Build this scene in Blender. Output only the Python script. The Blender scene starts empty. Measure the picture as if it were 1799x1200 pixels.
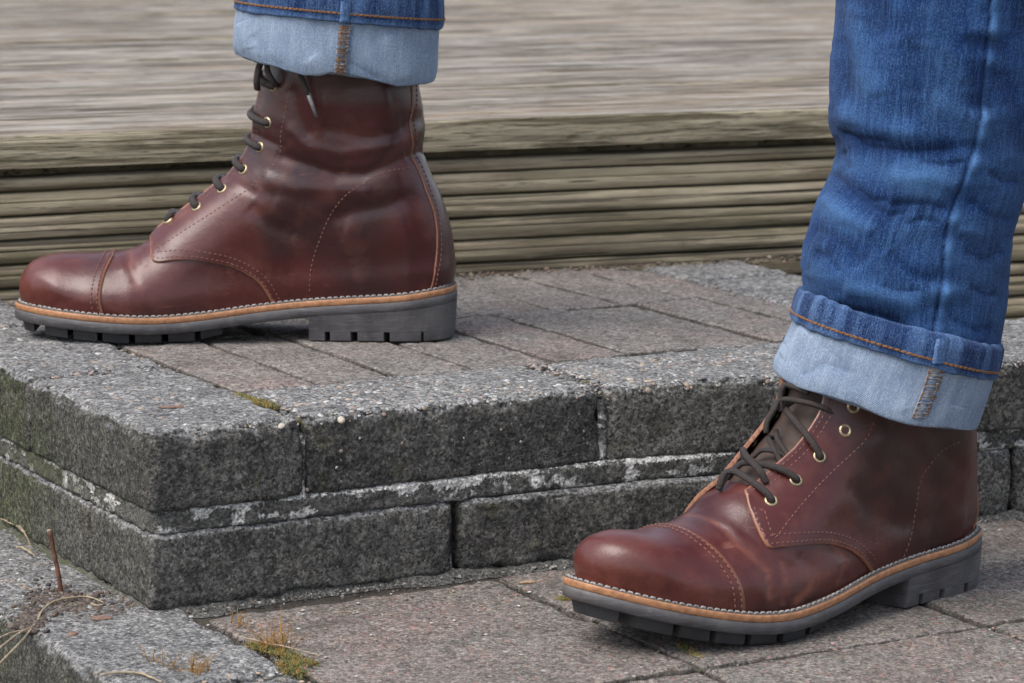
import bpy, math, random
import numpy as np
from mathutils import Vector, geometry
random.seed(7)
rng = np.random.default_rng(7)
S = bpy.context.scene
COL = S.collection
R = math.radians

# ------------------------------------------------------------ camera, sky, sun
CAM = np.array([0.2243, -1.8499, 0.4845]); PITCH, ROLL, FPX = 0.1670, 0.0032, 5374.4
IW, IH = 1799.0, 1200.0
cd = bpy.data.cameras.new('camera'); cam = bpy.data.objects.new('camera', cd); COL.objects.link(cam)
cam.location = CAM
cam.rotation_mode = 'XYZ'
cd.sensor_width = 36; cd.lens = FPX / IW * 36
cd.clip_start = 0.05; cd.clip_end = 200
_f = np.array([0, math.cos(PITCH), -math.sin(PITCH)])
_r0 = np.array([1.0, 0, 0]); _u0 = np.cross(_r0, _f)
_r = _r0 * math.cos(ROLL) + _u0 * math.sin(ROLL); _u = -_r0 * math.sin(ROLL) + _u0 * math.cos(ROLL)
from mathutils import Matrix
cam.matrix_world = Matrix(((_r[0], _u[0], -_f[0], CAM[0]), (_r[1], _u[1], -_f[1], CAM[1]), (_r[2], _u[2], -_f[2], CAM[2]), (0, 0, 0, 1)))
cd.dof.use_dof = True; cd.dof.focus_distance = 1.96; cd.dof.aperture_fstop = 19
S.camera = cam

W = bpy.data.worlds.new('World'); S.world = W; W.use_nodes = True
nt = W.node_tree; bg = nt.nodes['Background']
sky = nt.nodes.new('ShaderNodeTexSky'); sky.sky_type = 'NISHITA'; sky.sun_disc = False
SUN_EL, SUN_AZ = R(58), R(-125)       # high veiled sun over the camera's left shoulder (azimuth from +Y, clockwise)
sky.sun_elevation = SUN_EL; sky.sun_rotation = SUN_AZ
sky.air_density = 1.0; sky.dust_density = 2.6; sky.ozone_density = 1.0
hs = nt.nodes.new('ShaderNodeHueSaturation'); hs.inputs['Saturation'].default_value = 0.62
nt.links.new(sky.outputs[0], hs.inputs['Color']); nt.links.new(hs.outputs[0], bg.inputs[0])
bg.inputs[1].default_value = 0.12
sd = bpy.data.lights.new('sun', 'SUN'); sun = bpy.data.objects.new('sun', sd); COL.objects.link(sun)
sd.energy = 1.5; sd.angle = R(42); sd.color = (1.0, 0.97, 0.93)
_sd = Vector((math.sin(SUN_AZ) * math.cos(SUN_EL), math.cos(SUN_AZ) * math.cos(SUN_EL), math.sin(SUN_EL)))
sun.rotation_euler = _sd.to_track_quat('Z', 'Y').to_euler()
vs = S.view_settings; vs.view_transform = 'Standard'; vs.look = 'None'; vs.gamma = 1; vs.exposure = 1.15; vs.use_curve_mapping = False

# ------------------------------------------------------------ helpers
def at(q, n=(0, 0, 1.0), d=0.0):
    """real-world point seen at photo pixel q on the plane n.p = d"""
    ray = _f + _r * (q[0] - 899.5) / FPX + _u * (600 - q[1]) / FPX
    n = np.array(n, float); t = (d - n @ CAM) / (n @ ray)
    return CAM + t * ray
def px(P):
    d = P - CAM; z = d @ _f
    return np.stack([899.5 + FPX * (d @ _r) / z, 600 - FPX * (d @ _u) / z], -1)
SS = 0.215; YAW = R(29.03); H = 0.1145
SX = np.array([math.cos(YAW), math.sin(YAW), 0]); SY = np.array([-math.sin(YAW), math.cos(YAW), 0])
def st(x, y, z=0.0):
    return SX * x * SS + SY * y * SS + np.array([0, 0, z])

def _hash(i, j, k, s):
    h = (i * 374761393 + j * 668265263 + k * 2147483647 + s * 1274126177) & 0xffffffff
    h = ((h ^ (h >> 13)) * 1274126177) & 0xffffffff
    return ((h ^ (h >> 16)) & 0xffff) / 32767.5 - 1
def vn(P, sc, seed=0):
    P = np.asarray(P, float) * sc; i = np.floor(P).astype(np.int64); f = P - i; f = f * f * (3 - 2 * f)
    o = 0
    for a in (0, 1):
        for b in (0, 1):
            for c in (0, 1):
                w = (f[..., 0] if a else 1 - f[..., 0]) * (f[..., 1] if b else 1 - f[..., 1]) * (f[..., 2] if c else 1 - f[..., 2])
                o = o + w * _hash(i[..., 0] + a, i[..., 1] + b, i[..., 2] + c, seed)
    return o
def fbm(P, sc, seed=0, o=3):
    r = 0; a = 1.0
    for k in range(o):
        r = r + a * vn(P, sc * 2 ** k, seed + k * 17); a *= .5
    return r
def sm(a, b, x):
    t = np.clip((x - a) / (b - a), 0, 1); return t * t * (3 - 2 * t)
def pdist(Q, L, closed=False):
    """distance of 2D points Q to polyline L, and parameter 0..1 along it"""
    Q = np.asarray(Q, float); L = np.asarray(L, float); best = np.full(Q.shape[:-1], 1e9); par = np.zeros_like(best)
    seg = np.linalg.norm(np.diff(L, axis=0), axis=1); cum = np.r_[0, np.cumsum(seg)]
    for k in range(len(L) - 1):
        a, b = L[k], L[k + 1]; ab = b - a
        t = np.clip(((Q - a) @ ab) / (ab @ ab + 1e-12), 0, 1)
        d = np.linalg.norm(Q - a - t[..., None] * ab, axis=-1)
        m = d < best; best = np.where(m, d, best); par = np.where(m, (cum[k] + t * seg[k]) / cum[-1], par)
    return best, par
def cat(Pts, n, closed=False):
    """Catmull-Rom resample to n points, uniform arc length"""
    P = np.asarray(Pts, float)
    if closed: Q = np.vstack([P[-1:], P, P[:2]])
    else: Q = np.vstack([2 * P[0] - P[1], P, 2 * P[-1] - P[-2]])
    out = []
    for i in range(1, len(Q) - 2):
        for t in np.linspace(0, 1, 16, endpoint=False):
            p0, p1, p2, p3 = Q[i - 1], Q[i], Q[i + 1], Q[i + 2]
            out.append(.5 * (2 * p1 + (p2 - p0) * t + (2 * p0 - 5 * p1 + 4 * p2 - p3) * t * t + (3 * p1 - p0 - 3 * p2 + p3) * t ** 3))
    out.append(Q[-2])
    out = np.array(out); s = np.r_[0, np.cumsum(np.linalg.norm(np.diff(out, axis=0), axis=1))]
    tt = np.linspace(0, s[-1], n + 1 if closed else n)
    if closed: tt = tt[:-1]
    return np.stack([np.interp(tt, s, out[:, c]) for c in range(out.shape[1])], -1)

def mk(name, V, F, mats, parent=None, smooth=True, mi=None, attrs=None, uv=None):
    V = np.asarray(V, float)
    me = bpy.data.meshes.new(name)
    if isinstance(F, np.ndarray):
        n = len(F); k = F.shape[1]
        me.vertices.add(len(V)); me.vertices.foreach_set('co', V.ravel())
        me.loops.add(n * k); me.loops.foreach_set('vertex_index', F.ravel().astype(np.int32))
        me.polygons.add(n); me.polygons.foreach_set('loop_start', np.arange(0, n * k, k, dtype=np.int32))
        me.update(calc_edges=True)
    else:
        me.from_pydata([tuple(v) for v in V], [], [tuple(int(i) for i in f) for f in F])
    if not isinstance(mats, (list, tuple)): mats = [mats]
    for m in mats: me.materials.append(m)
    me.polygons.foreach_set('use_smooth', np.full(len(me.polygons), smooth))
    if mi is not None: me.polygons.foreach_set('material_index', np.asarray(mi, np.int32))
    if attrs:
        for a, val in attrs.items():
            val = np.asarray(val, np.float32)
            if val.ndim == 2:
                at_ = me.attributes.new(a, 'FLOAT_COLOR', 'POINT'); at_.data.foreach_set('color', np.c_[val, np.ones(len(val))].astype(np.float32).ravel())
            else:
                at_ = me.attributes.new(a, 'FLOAT', 'POINT'); at_.data.foreach_set('value', val)
    if uv is not None:
        l = me.uv_layers.new(name='UVMap'); idx = np.empty(len(me.loops), np.int32); me.loops.foreach_get('vertex_index', idx)
        l.data.foreach_set('uv', np.asarray(uv, np.float32)[idx].ravel())
    me.validate(); me.update()
    o = bpy.data.objects.new(name, me); COL.objects.link(o)
    if parent is not None: o.parent = parent
    return o
def thing(name, label, catg, loc=(0, 0, 0), rz=0.0, group=None):
    o = bpy.data.objects.new(name, None); COL.objects.link(o); o.location = loc; o.rotation_euler = (0, 0, rz)
    o.empty_display_size = .05
    return tag(o, label, catg, group)
def tag(o, label, catg, group=None):
    o['label'] = label; o['category'] = catg
    if group: o['group'] = group
    return o
def grid_faces(nu, nv, wrap_u=False):
    """vertex (i,j) index = j*nu+i"""
    iu = np.arange(nu if wrap_u else nu - 1); jv = np.arange(nv - 1)
    I, J = np.meshgrid(iu, jv); I2 = (I + 1) % nu
    return np.stack([J * nu + I, J * nu + I2, (J + 1) * nu + I2, (J + 1) * nu + I], -1).reshape(-1, 4)
class Acc:
    """collects pieces that are joined in one mesh"""
    def __init__(s): s.V = []; s.F = []; s.M = []; s.C = []; s.n = 0
    def add(s, V, F, m=0, c=None):
        V = np.asarray(V, float); s.V.append(V)
        for f in F: s.F.append([int(i) + s.n for i in f]); s.M.append(m)
        s.n += len(V)
        if c is not None: c = np.asarray(c, float); s.C.append(c if c.ndim == 2 else np.repeat(c[None], len(V), 0))
    def build(s, name, mats, parent=None, smooth=True):
        return mk(name, np.vstack(s.V), s.F, mats, parent, smooth, s.M, {'col': np.vstack(s.C)} if s.C else None)
def tube(P, r, n=8, caps=True, flat=1.0, up=None):
    """tube along points P; r scalar or list"""
    P = np.asarray(P, float); m = len(P); r = np.broadcast_to(np.asarray(r, float), (m,))
    T = np.gradient(P, axis=0); T /= np.linalg.norm(T, axis=1)[:, None] + 1e-12
    V = []; ref = np.array([0, 0, 1.0]) if up is None else np.asarray(up, float)
    a = np.cross(T[0], ref)
    if np.linalg.norm(a) < 1e-3: a = np.cross(T[0], [1, 0, 0])
    a /= np.linalg.norm(a)
    for k in range(m):
        a = a - T[k] * (a @ T[k]); a /= np.linalg.norm(a); b = np.cross(T[k], a)
        th = np.arange(n) * 2 * np.pi / n
        V.append(P[k] + r[k] * (np.cos(th)[:, None] * a + flat * np.sin(th)[:, None] * b))
    V = np.vstack(V); F = grid_faces(n, m, True).tolist()
    if caps: F.append(list(range(n))[::-1]); F.append([(m - 1) * n + i for i in range(n)])
    return V, F

# ------------------------------------------------------------ materials
class NT:
    def __init__(s, name):
        s.m = bpy.data.materials.new(name); s.m.use_nodes = True; s.t = s.m.node_tree; s.b = s.t.nodes['Principled BSDF']
    def n(s, typ, ins=None, **pr):
        k = s.t.nodes.new('ShaderNode' + typ)
        for a, v_ in pr.items(): setattr(k, a, v_)
        for a, v_ in (ins or {}).items(): s.set(k.inputs[a], v_)
        return k
    def set(s, sock, v_):
        if hasattr(v_, 'is_output') or isinstance(v_, bpy.types.NodeSocket): s.t.links.new(v_, sock)
        elif hasattr(v_, 'outputs'): s.t.links.new(v_.outputs[0], sock)
        else:
            if isinstance(v_, (tuple, list)) and len(v_) == 3 and sock.type == 'RGBA': v_ = (*v_, 1)
            sock.default_value = v_
    def pos(s): return s.n('NewGeometry').outputs['Position']
    def obj(s): return s.n('TexCoord').outputs['Object']
    def uvc(s): return s.n('TexCoord').outputs['UV']
    def scale(s, v_, sc): return s.n('Mapping', {'Vector': v_, 'Scale': sc})
    def noise(s, vec, sc, det=3, rough=.55, dist=0.0): return s.n('TexNoise', {'Vector': vec, 'Scale': sc, 'Detail': det, 'Roughness': rough, 'Distortion': dist}).outputs[0]
    def vor(s, vec, sc, feat='F1', out=0, rnd=1.0):
        return s.n('TexVoronoi', {'Vector': vec, 'Scale': sc, 'Randomness': rnd}, feature=feat).outputs[out]
    def ramp(s, v_, a, b, c0=0.0, c1=1.0): return s.n('MapRange', {'Value': v_, 'From Min': a, 'From Max': b, 'To Min': c0, 'To Max': c1}).outputs[0]
    def mix(s, f, a, b, mode='MIX'):
        k = s.t.nodes.new('ShaderNodeMix'); k.data_type = 'RGBA'; k.blend_type = mode
        s.set(k.inputs[0], f); s.set(k.inputs[6], a); s.set(k.inputs[7], b); return k.outputs[2]
    def math(s, op, a, b=0.0, clamp=False):
        k = s.t.nodes.new('ShaderNodeMath'); k.operation = op; k.use_clamp = clamp; s.set(k.inputs[0], a); s.set(k.inputs[1], b); return k.outputs[0]
    def attr(s, a, o='Fac'): return s.n('Attribute', attribute_name=a).outputs[o]
    def bump(s, h, st_, dist, nrm=None):
        k = s.n('Bump', {'Height': h, 'Strength': st_, 'Distance': dist})
        if nrm is not None: s.t.links.new(nrm, k.inputs['Normal'])
        return k.outputs[0]
    def out(s, col=None, rough=None, nrm=None, **kw):
        if col is not None: s.set(s.b.inputs['Base Color'], col)
        if rough is not None: s.set(s.b.inputs['Roughness'], rough)
        if nrm is not None: s.set(s.b.inputs['Normal'], nrm)
        for k, v_ in kw.items(): s.set(s.b.inputs[k.replace('_', ' ')], v_)
        return s.m
    def nz(s, thr0, thr1):
        k = s.n('SeparateXYZ', {0: s.n('NewGeometry').outputs['Normal']}); return s.ramp(k.outputs[2], thr0, thr1)
    def objrand(s): return s.n('ObjectInfo').outputs['Random']

def m_block():
    N = NT('weathered_concrete_block'); p = N.pos(); rnd = N.objrand()
    big = N.noise(p, 22, 4, .6); med = N.noise(p, 110, 4, .65); fin = N.noise(p, 700, 3, .7)
    streak = N.noise(N.scale(p, (75, 75, 9)), 1.0, 3, .6)
    face = N.mix(N.ramp(big, .35, .65), (.084, .080, .074), (.215, .204, .182))
    face = N.mix(N.ramp(streak, .47, .66, 0, .7), face, (.22, .21, .185))
    face = N.mix(N.ramp(med, .55, .75, 0, .7), face, (.085, .084, .08))
    top = N.mix(N.ramp(big, .3, .7), (.26, .257, .25), (.42, .41, .39))
    top = N.mix(N.ramp(med, .45, .62, 0, .75), top, (.15, .15, .155))
    xs = N.n('SeparateXYZ', {0: N.n('NewGeometry').outputs['Normal']}); topm = N.math('ADD', xs.outputs[2], N.ramp(med, .3, .7, -.28, .28))
    tm = N.ramp(topm, .42, .72)
    sp = N.n('SeparateXYZ', {0: p})
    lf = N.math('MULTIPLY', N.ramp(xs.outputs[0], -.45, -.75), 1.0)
    al = N.math('MULTIPLY', lf, N.ramp(N.math('ADD', sp.outputs[0], N.math('MULTIPLY', big, .06)), -.04, -.085), True)
    green = N.mix(N.ramp(med, .35, .65), (.04, .048, .018), (.125, .135, .062))
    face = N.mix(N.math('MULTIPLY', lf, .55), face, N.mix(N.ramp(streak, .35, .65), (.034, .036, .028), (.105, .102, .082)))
    face = N.mix(N.math('MULTIPLY', al, .85), face, green)
    face = N.mix(1.0, face, N.n('CombineColor', {i: N.ramp(rnd, 0, 1, .78, 1.22) for i in (0, 1, 2)}), 'MULTIPLY')
    st1 = N.noise(p, 34, 4, .7, .8); face = N.mix(N.ramp(st1, .54, .66, 0, .6), face, (.035, .034, .030)); face = N.mix(N.ramp(st1, .44, .32, 0, .45), face, (.21, .19, .15))
    col = N.mix(tm, face, top)
    # aggregate grains
    vc = N.vor(p, 210, 'F1', 1); vd = N.vor(p, 210, 'F1', 0); gm = N.ramp(vd, .28, .18); pick = N.n('SeparateColor', {0: vc})
    gsel = N.math('MULTIPLY', gm, N.math('GREATER_THAN', pick.outputs[0], N.ramp(tm, 0, 1, .93, .62))); gcol = N.mix(pick.outputs[1], (.16, .12, .09), (.50, .49, .46))
    gcol = N.mix(N.ramp(pick.outputs[2], .75, .8), gcol, (.24, .15, .11))
    amt = N.math('MULTIPLY', gsel, N.ramp(tm, 0, 1, .16, .60))
    col = N.mix(amt, col, gcol)
    vs2 = N.n('SeparateColor', {0: N.vor(p, 620, 'F1', 1)})
    col = N.mix(N.math('MULTIPLY', N.ramp(vs2.outputs[0], .84, .97), N.ramp(tm, 0, 1, .26, .5)), col, (.36, .35, .33))
    col = N.mix(N.math('MULTIPLY', N.ramp(vs2.outputs[1], .60, .92), .6), col, (.018, .018, .018))
    col = N.mix(N.ramp(N.noise(p, 1100, 2, .6), .35, .65, .35, 0), col, (.012, .012, .012))
    rl = N.noise(p, 33, 3, .7); col = N.mix(N.math('MULTIPLY', N.ramp(rl, .60, .70, 0, .5), N.ramp(tm, 0, 1, 1, .25)), col, (.15, .14, .085))
    ce = N.n('SeparateColor', {0: N.vor(p, 520, 'F1', 1)}); col = N.mix(1.0, col, N.n('CombineColor', {i: N.ramp(ce.outputs[0], 0, 1, .48, 1.5) for i in (0, 1, 2)}), 'MULTIPLY')
    ce2 = N.n('SeparateColor', {0: N.vor(p, 260, 'F1', 1)}); col = N.mix(1.0, col, N.n('CombineColor', {i: N.ramp(ce2.outputs[1], 0, 1, .68, 1.35) for i in (0, 1, 2)}), 'MULTIPLY')
    gr = N.noise(p, 330, 4, .8); col = N.mix(N.math('MULTIPLY', N.ramp(gr, .46, .30, 0, .75), N.ramp(tm, 0, 1, 1, .65)), col, (.016, .016, .017)); col = N.mix(N.math('MULTIPLY', N.ramp(gr, .54, .68), N.ramp(tm, 0, 1, .45, .8)), col, N.mix(tm, (.27, .26, .24), (.52, .51, .49)))
    h = N.math('ADD', N.math('MULTIPLY', fin, 1.0), N.math('MULTIPLY', med, 1.2)); h = N.math('ADD', h, N.math('MULTIPLY', gr, 2.0))
    b1 = N.bump(h, .9, .0022); b2 = N.bump(gm, .5, .0009, b1)
    b3 = N.bump(N.vor(p, 560), .55, .0008, b2)
    return N.out(col, .92, b3, Specular_IOR_Level=.25)
def m_paver(name, c0, c1, pink, dark=1.0, specks=.65):
    N = NT(name); p = N.pos(); rnd = N.objrand()
    big = N.noise(p, 19, 4, .62, .4); med = N.noise(p, 120, 5, .7); fin = N.noise(p, 900, 3, .75)
    col = N.mix(N.ramp(big, .35, .65), c0, c1)
    pk = N.math('MULTIPLY', N.ramp(N.noise(p, 9, 3, .6), .42, .62), N.ramp(rnd, .1, .9, .25, 1.0)); col = N.mix(pk, col, pink)
    col = N.mix(N.ramp(med, .47, .66, 0, .75), col, (.085 * dark, .078 * dark, .072 * dark))
    g3 = N.noise(p, 420, 4, .8); col = N.mix(N.ramp(g3, .52, .68, 0, .6), col, (.38, .35, .33)); col = N.mix(N.ramp(g3, .47, .32, 0, .7), col, (.03, .027, .025)); col = N.mix(N.ramp(fin, .5, .3, 0, .5), col, (.03, .028, .026))
    for sc_, th, a_ in ((230, .80, specks), (480, .72, specks * .8)):
        q = N.n('SeparateColor', {0: N.vor(p, sc_, 'F1', 1)}); g = N.ramp(N.vor(p, sc_, 'F1', 0), .42, .22)
        cc = N.mix(N.ramp(q.outputs[1], .45, .55), (.34, .13, .11), N.mix(q.outputs[2], (.50, .48, .46), (.15, .17, .20)))
        col = N.mix(N.math('MULTIPLY', N.math('MULTIPLY', g, N.math('GREATER_THAN', q.outputs[0], th)), a_), col, cc)
    ce = N.n('SeparateColor', {0: N.vor(p, 540, 'F1', 1)}); col = N.mix(1.0, col, N.n('CombineColor', {i: N.ramp(ce.outputs[0], 0, 1, .50, 1.5) for i in (0, 1, 2)}), 'MULTIPLY')
    mo = N.noise(p, 38, 5, .75); col = N.mix(N.ramp(mo, .60, .74, 0, .6), col, (.085, .08, .045))
    dt = N.noise(p, 13, 4, .65); col = N.mix(N.ramp(dt, .58, .75, 0, .55), col, (.06, .05, .042))
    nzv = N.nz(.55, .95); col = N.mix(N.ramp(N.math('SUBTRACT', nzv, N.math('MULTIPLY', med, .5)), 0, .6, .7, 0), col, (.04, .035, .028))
    h = N.math('ADD', fin, N.math('MULTIPLY', med, 1.8)); b = N.bump(h, .9, .0016); b = N.bump(N.vor(p, 380), .6, .0010, b)
    return N.out(col, .92, b, Specular_IOR_Level=.25)
def m_mortar():
    N = NT('lime_crusted_mortar'); p = N.pos(); b = N.noise(p, 420, 3, .75); x = N.n('SeparateXYZ', {0: p}); ce = N.n('SeparateColor', {0: N.vor(p, 600, 'F1', 1)})
    col = N.mix(N.ramp(b, .38, .62), (.050, .049, .044), (.155, .148, .132))
    lm = N.n('SeparateColor', {0: N.attr('col', 'Color')}).outputs[0]; m_ = N.ramp(N.math('ADD', lm, N.ramp(b, .3, .7, -.35, .35)), .35, .75)
    col = N.mix(m_, col, N.mix(N.ramp(b, .35, .6), (.30, .29, .265), (.66, .64, .60)))
    col = N.mix(1.0, col, N.n('CombineColor', {i: N.ramp(ce.outputs[0], 0, 1, .55, 1.4) for i in (0, 1, 2)}), 'MULTIPLY')
    a = N.noise(p, 60, 4, .6); col = N.mix(N.math('MULTIPLY', N.ramp(x.outputs[0], .0, -.07), N.ramp(a, .40, .58, .15, .8)), col, (.055, .06, .022))
    return N.out(col, .95, N.bump(N.math('ADD', b, N.math('MULTIPLY', m_, .5)), 1.0, .003))
def m_soil(name='joint_soil', c0=(.022, .018, .014), c1=(.075, .062, .048), sc=300):
    N = NT(name); p = N.pos(); a = N.noise(p, 40, 4, .6); b = N.noise(p, sc, 4, .7)
    return N.out(N.mix(N.ramp(b, .35, .65), c0, c1), .95, N.bump(b, .9, .003))
def m_wood(name, c_light, c_dark, green=0.0, facing='top'):
    N = NT(name); o = N.obj(); rnd = N.objrand()
    off = N.n('CombineXYZ', {0: N.math('MULTIPLY', rnd, 7.0), 1: N.math('MULTIPLY', rnd, 3.0), 2: 0.0})
    v = N.n('VectorMath', {0: o, 1: off}, operation='ADD').outputs[0]
    g = N.noise(N.scale(v, (7, 130, 130)), 1.0, 5, .7, .6); g2 = N.noise(N.scale(v, (30, 420, 420)), 1.0, 4, .75)
    pt = N.noise(N.scale(v, (9, 22, 22)), 1.0, 4, .6)
    col = N.mix(N.ramp(g, .40, .60), c_dark, c_light); col = N.mix(N.ramp(g2, .52, .66, 0, .85), col, tuple(c * .3 for c in c_dark))
    col = N.mix(N.ramp(pt, .45, .70, 0, .45), col, tuple(c * 1.25 for c in c_light))
    col = N.mix(N.ramp(pt, .5, .32, 0, .45), col, tuple(c * .7 for c in c_dark))
    l1 = N.noise(N.scale(v, (1.3, 34, 34)), 1.0, 4, .65, .8); col = N.mix(N.ramp(l1, .51, .62, 0, .75), col, tuple(c * .45 for c in c_dark)); col = N.mix(N.ramp(l1, .47, .34, 0, .45), col, tuple(c * 1.2 for c in c_light))
    l2 = N.noise(N.scale(v, (2.0, 11, 11)), 1.0, 4, .65, .8); col = N.mix(N.ramp(l2, .46, .34, 0, .5), col, tuple(c * .75 for c in c_dark)); col = N.mix(N.ramp(l2, .50, .64, 0, .5), col, (.27, .20, .14))
    col = N.mix(N.ramp(rnd, 0, 1, 0, .25), col, (.20, .16, .12))
    if green:
        gn = N.noise(N.scale(v, (6, 60, 60)), 1.0, 3, .6); col = N.mix(N.ramp(gn, .4, .65, 0, green), col, (.105, .10, .035))
    cr = N.ramp(N.noise(N.scale(v, (1.6, 260, 260)), 1.0, 2, .5), .60, .645)
    col = N.mix(N.math('MULTIPLY', cr, .8), col, (.03, .026, .02))
    if facing == 'deck':
        col = N.mix(N.nz(.75, .45), col, N.mix(N.ramp(g2, .52, .66, 0, .85), N.mix(N.ramp(g, .40, .60), (.12, .098, .06), (.40, .345, .24)), (.04, .033, .022)))
    shade_mix = N.math('MULTIPLY', N.attr('dirt'), N.ramp(g, .2, .7, 1, .75)); col = N.mix(shade_mix, col, (.020, .020, .014))  # grooves painted darker, standing in for the shade inside them
    # knots
    kn = N.ramp(N.vor(N.scale(v, (1.6, 9, 9)), 1.0), .10, .05); col = N.mix(N.math('MULTIPLY', kn, .6), col, (.05, .035, .022))
    h = N.math('SUBTRACT', N.math('ADD', g, N.math('MULTIPLY', g2, .8)), N.math('MULTIPLY', cr, .8))
    return N.out(col, .8, N.bump(h, .6, .0012), Specular_IOR_Level=.3)
def m_leather(name, base=1.0, tongue=False):
    N = NT(name); o = N.obj()
    big = N.noise(o, 11, 3, .5, .3); med = N.noise(o, 48, 4, .6, .3); fin = N.noise(o, 900, 2, .6)
    red = (.066 * base, .0120 * base, .0095 * base); dk = (.0150 * base, .0062 * base, .0068 * base); lt = (.20 * base, .062 * base, .040 * base)
    if tongue: red, dk, lt = (.055, .034, .025), (.026, .017, .013), (.11, .075, .055)
    col = N.mix(N.ramp(big, .37, .56), N.mix(.30, dk, red), red)
    col = N.mix(N.ramp(med, .50, .78, 0, .30), col, lt)
    w = N.attr('wear'); wn = N.noise(N.scale(o, (1, 1, 1)), 130, 4, .7)
    col = N.mix(N.math('MULTIPLY', w, N.ramp(wn, .3, .62, .30, 1.0), True), col, tuple(c * .85 for c in lt))
    dkm = N.attr('dark'); col = N.mix(dkm, col, tuple(c * .8 for c in dk))
    sc = N.noise(N.scale(o, (26, 60, 150)), 1.0, 3, .6, 1.2); scm = N.ramp(sc, .66, .70)
    scm = N.math('MULTIPLY', scm, N.ramp(N.noise(o, 30, 2), .5, .65)); col = N.mix(N.math('MULTIPLY', scm, .35), col, (.30 * base, .13 * base, .09 * base))
    sd_ = N.ramp(N.vor(o, 150), .035, .02); col = N.mix(N.math('MULTIPLY', sd_, N.ramp(N.noise(o, 24, 2), .55, .62)), col, (.02, .008, .006))
    col = N.mix(N.ramp(N.attr('rim'), .25, .65, 0, .75), col, (.27, .115, .065))
    rough = N.math('ADD', N.ramp(med, .3, .7, .29, .42), N.math('MULTIPLY', w, .10))
    h = N.math('ADD', N.vor(o, 1100), N.math('MULTIPLY', fin, .7)); b = N.bump(h, .10, .0006)
    b = N.bump(N.noise(o, 150, 4, .6), .22, .0010, b)
    cr = N.noise(N.scale(o, (220, 220, 70)), 1.0, 3, .6, .5); b = N.bump(cr, .10, .0008, b)
    if tongue: return N.out(col, .62, b, Specular_IOR_Level=.3)
    return N.out(col, rough, b, Specular_IOR_Level=.45, Coat_Weight=.10, Coat_Roughness=.22)
def m_simple(name, c, rough=.6, c2=None, sc=200, bump=.3, dist=.0005, **kw):
    N = NT(name); o = N.obj(); a = N.noise(o, sc, 3, .6)
    return N.out(N.mix(N.ramp(a, .35, .65), c, c2 or tuple(x * .65 for x in c)), rough, N.bump(N.noise(o, sc * 3, 2), bump, dist), **kw)
def m_col(name, rough=.8):
    N = NT(name); c = N.attr('col', 'Color'); n_ = N.noise(N.pos(), 500, 3, .6)
    return N.out(N.mix(N.ramp(n_, .35, .65, 0, .35), c, (.06, .05, .045)), rough, N.bump(n_, .4, .0006))
def m_rubber():
    N = NT('grey_rubber'); o = N.obj(); a = N.noise(o, 45, 4, .65); b = N.noise(o, 500, 3, .6); s_ = N.noise(N.scale(o, (60, 60, 600)), 1.0, 3)
    col = N.mix(N.ramp(a, .3, .7), (.040, .037, .039), (.088, .082, .084)); col = N.mix(N.ramp(s_, .55, .7, 0, .4), col, (.15, .145, .15))
    col = N.mix(N.ramp(N.noise(o, 120, 4, .7), .58, .72, 0, .45), col, (.15, .135, .12)); col = N.mix(N.ramp(N.noise(o, 26, 4, .7), .52, .68, 0, .4), col, (.13, .118, .105))
    return N.out(col, N.ramp(a, .3, .7, .50, .7), N.bump(N.math('ADD', b, s_), .3, .0006))
def m_denim(name, deep, mid, light, pucker=True, weave=.7):
    N = NT(name); u = N.uvc(); o = N.obj()
    sl = N.noise(N.scale(u, (1500, 95, 1)), 1.0, 3, .7); sl2 = N.noise(N.scale(u, (260, 14, 1)), 1.0, 3, .6)
    gr = N.noise(N.scale(u, (900, 700, 1)), 1.0, 2, .7); cl = N.noise(o, 26, 4, .6, .3)
    wv = N.n('TexWave', {'Vector': N.scale(u, (1, .75, 1)), 'Scale': 560.0, 'Distortion': 1.2, 'Detail': 2.0, 'Detail Scale': 2.0}, wave_type='BANDS', bands_direction='DIAGONAL').outputs[1]
    col = N.mix(N.ramp(cl, .3, .7), deep, mid)
    col = N.mix(N.ramp(sl, .49, .70, 0, .5), col, light); col = N.mix(N.ramp(sl2, .5, .75, 0, .35), col, light)
    col = N.mix(N.ramp(gr, .50, .72, 0, .50), col, light); col = N.mix(N.ramp(gr, .5, .3, 0, .35), col, deep)
    w = N.attr('wear'); col = N.mix(N.math('MULTIPLY', w, N.ramp(gr, .25, .7, .35, 1.0), True), col, light)
    d = N.attr('dark'); col = N.mix(d, col, deep)
    h = N.math('ADD', N.math('MULTIPLY', wv, .7), N.math('ADD', gr, sl)); b = N.bump(h, weave, .0006); b = N.bump(N.noise(o, 120, 3), .25, .002, b)
    return N.out(col, .9, b, Specular_IOR_Level=.12, Sheen_Weight=.04)

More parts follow.
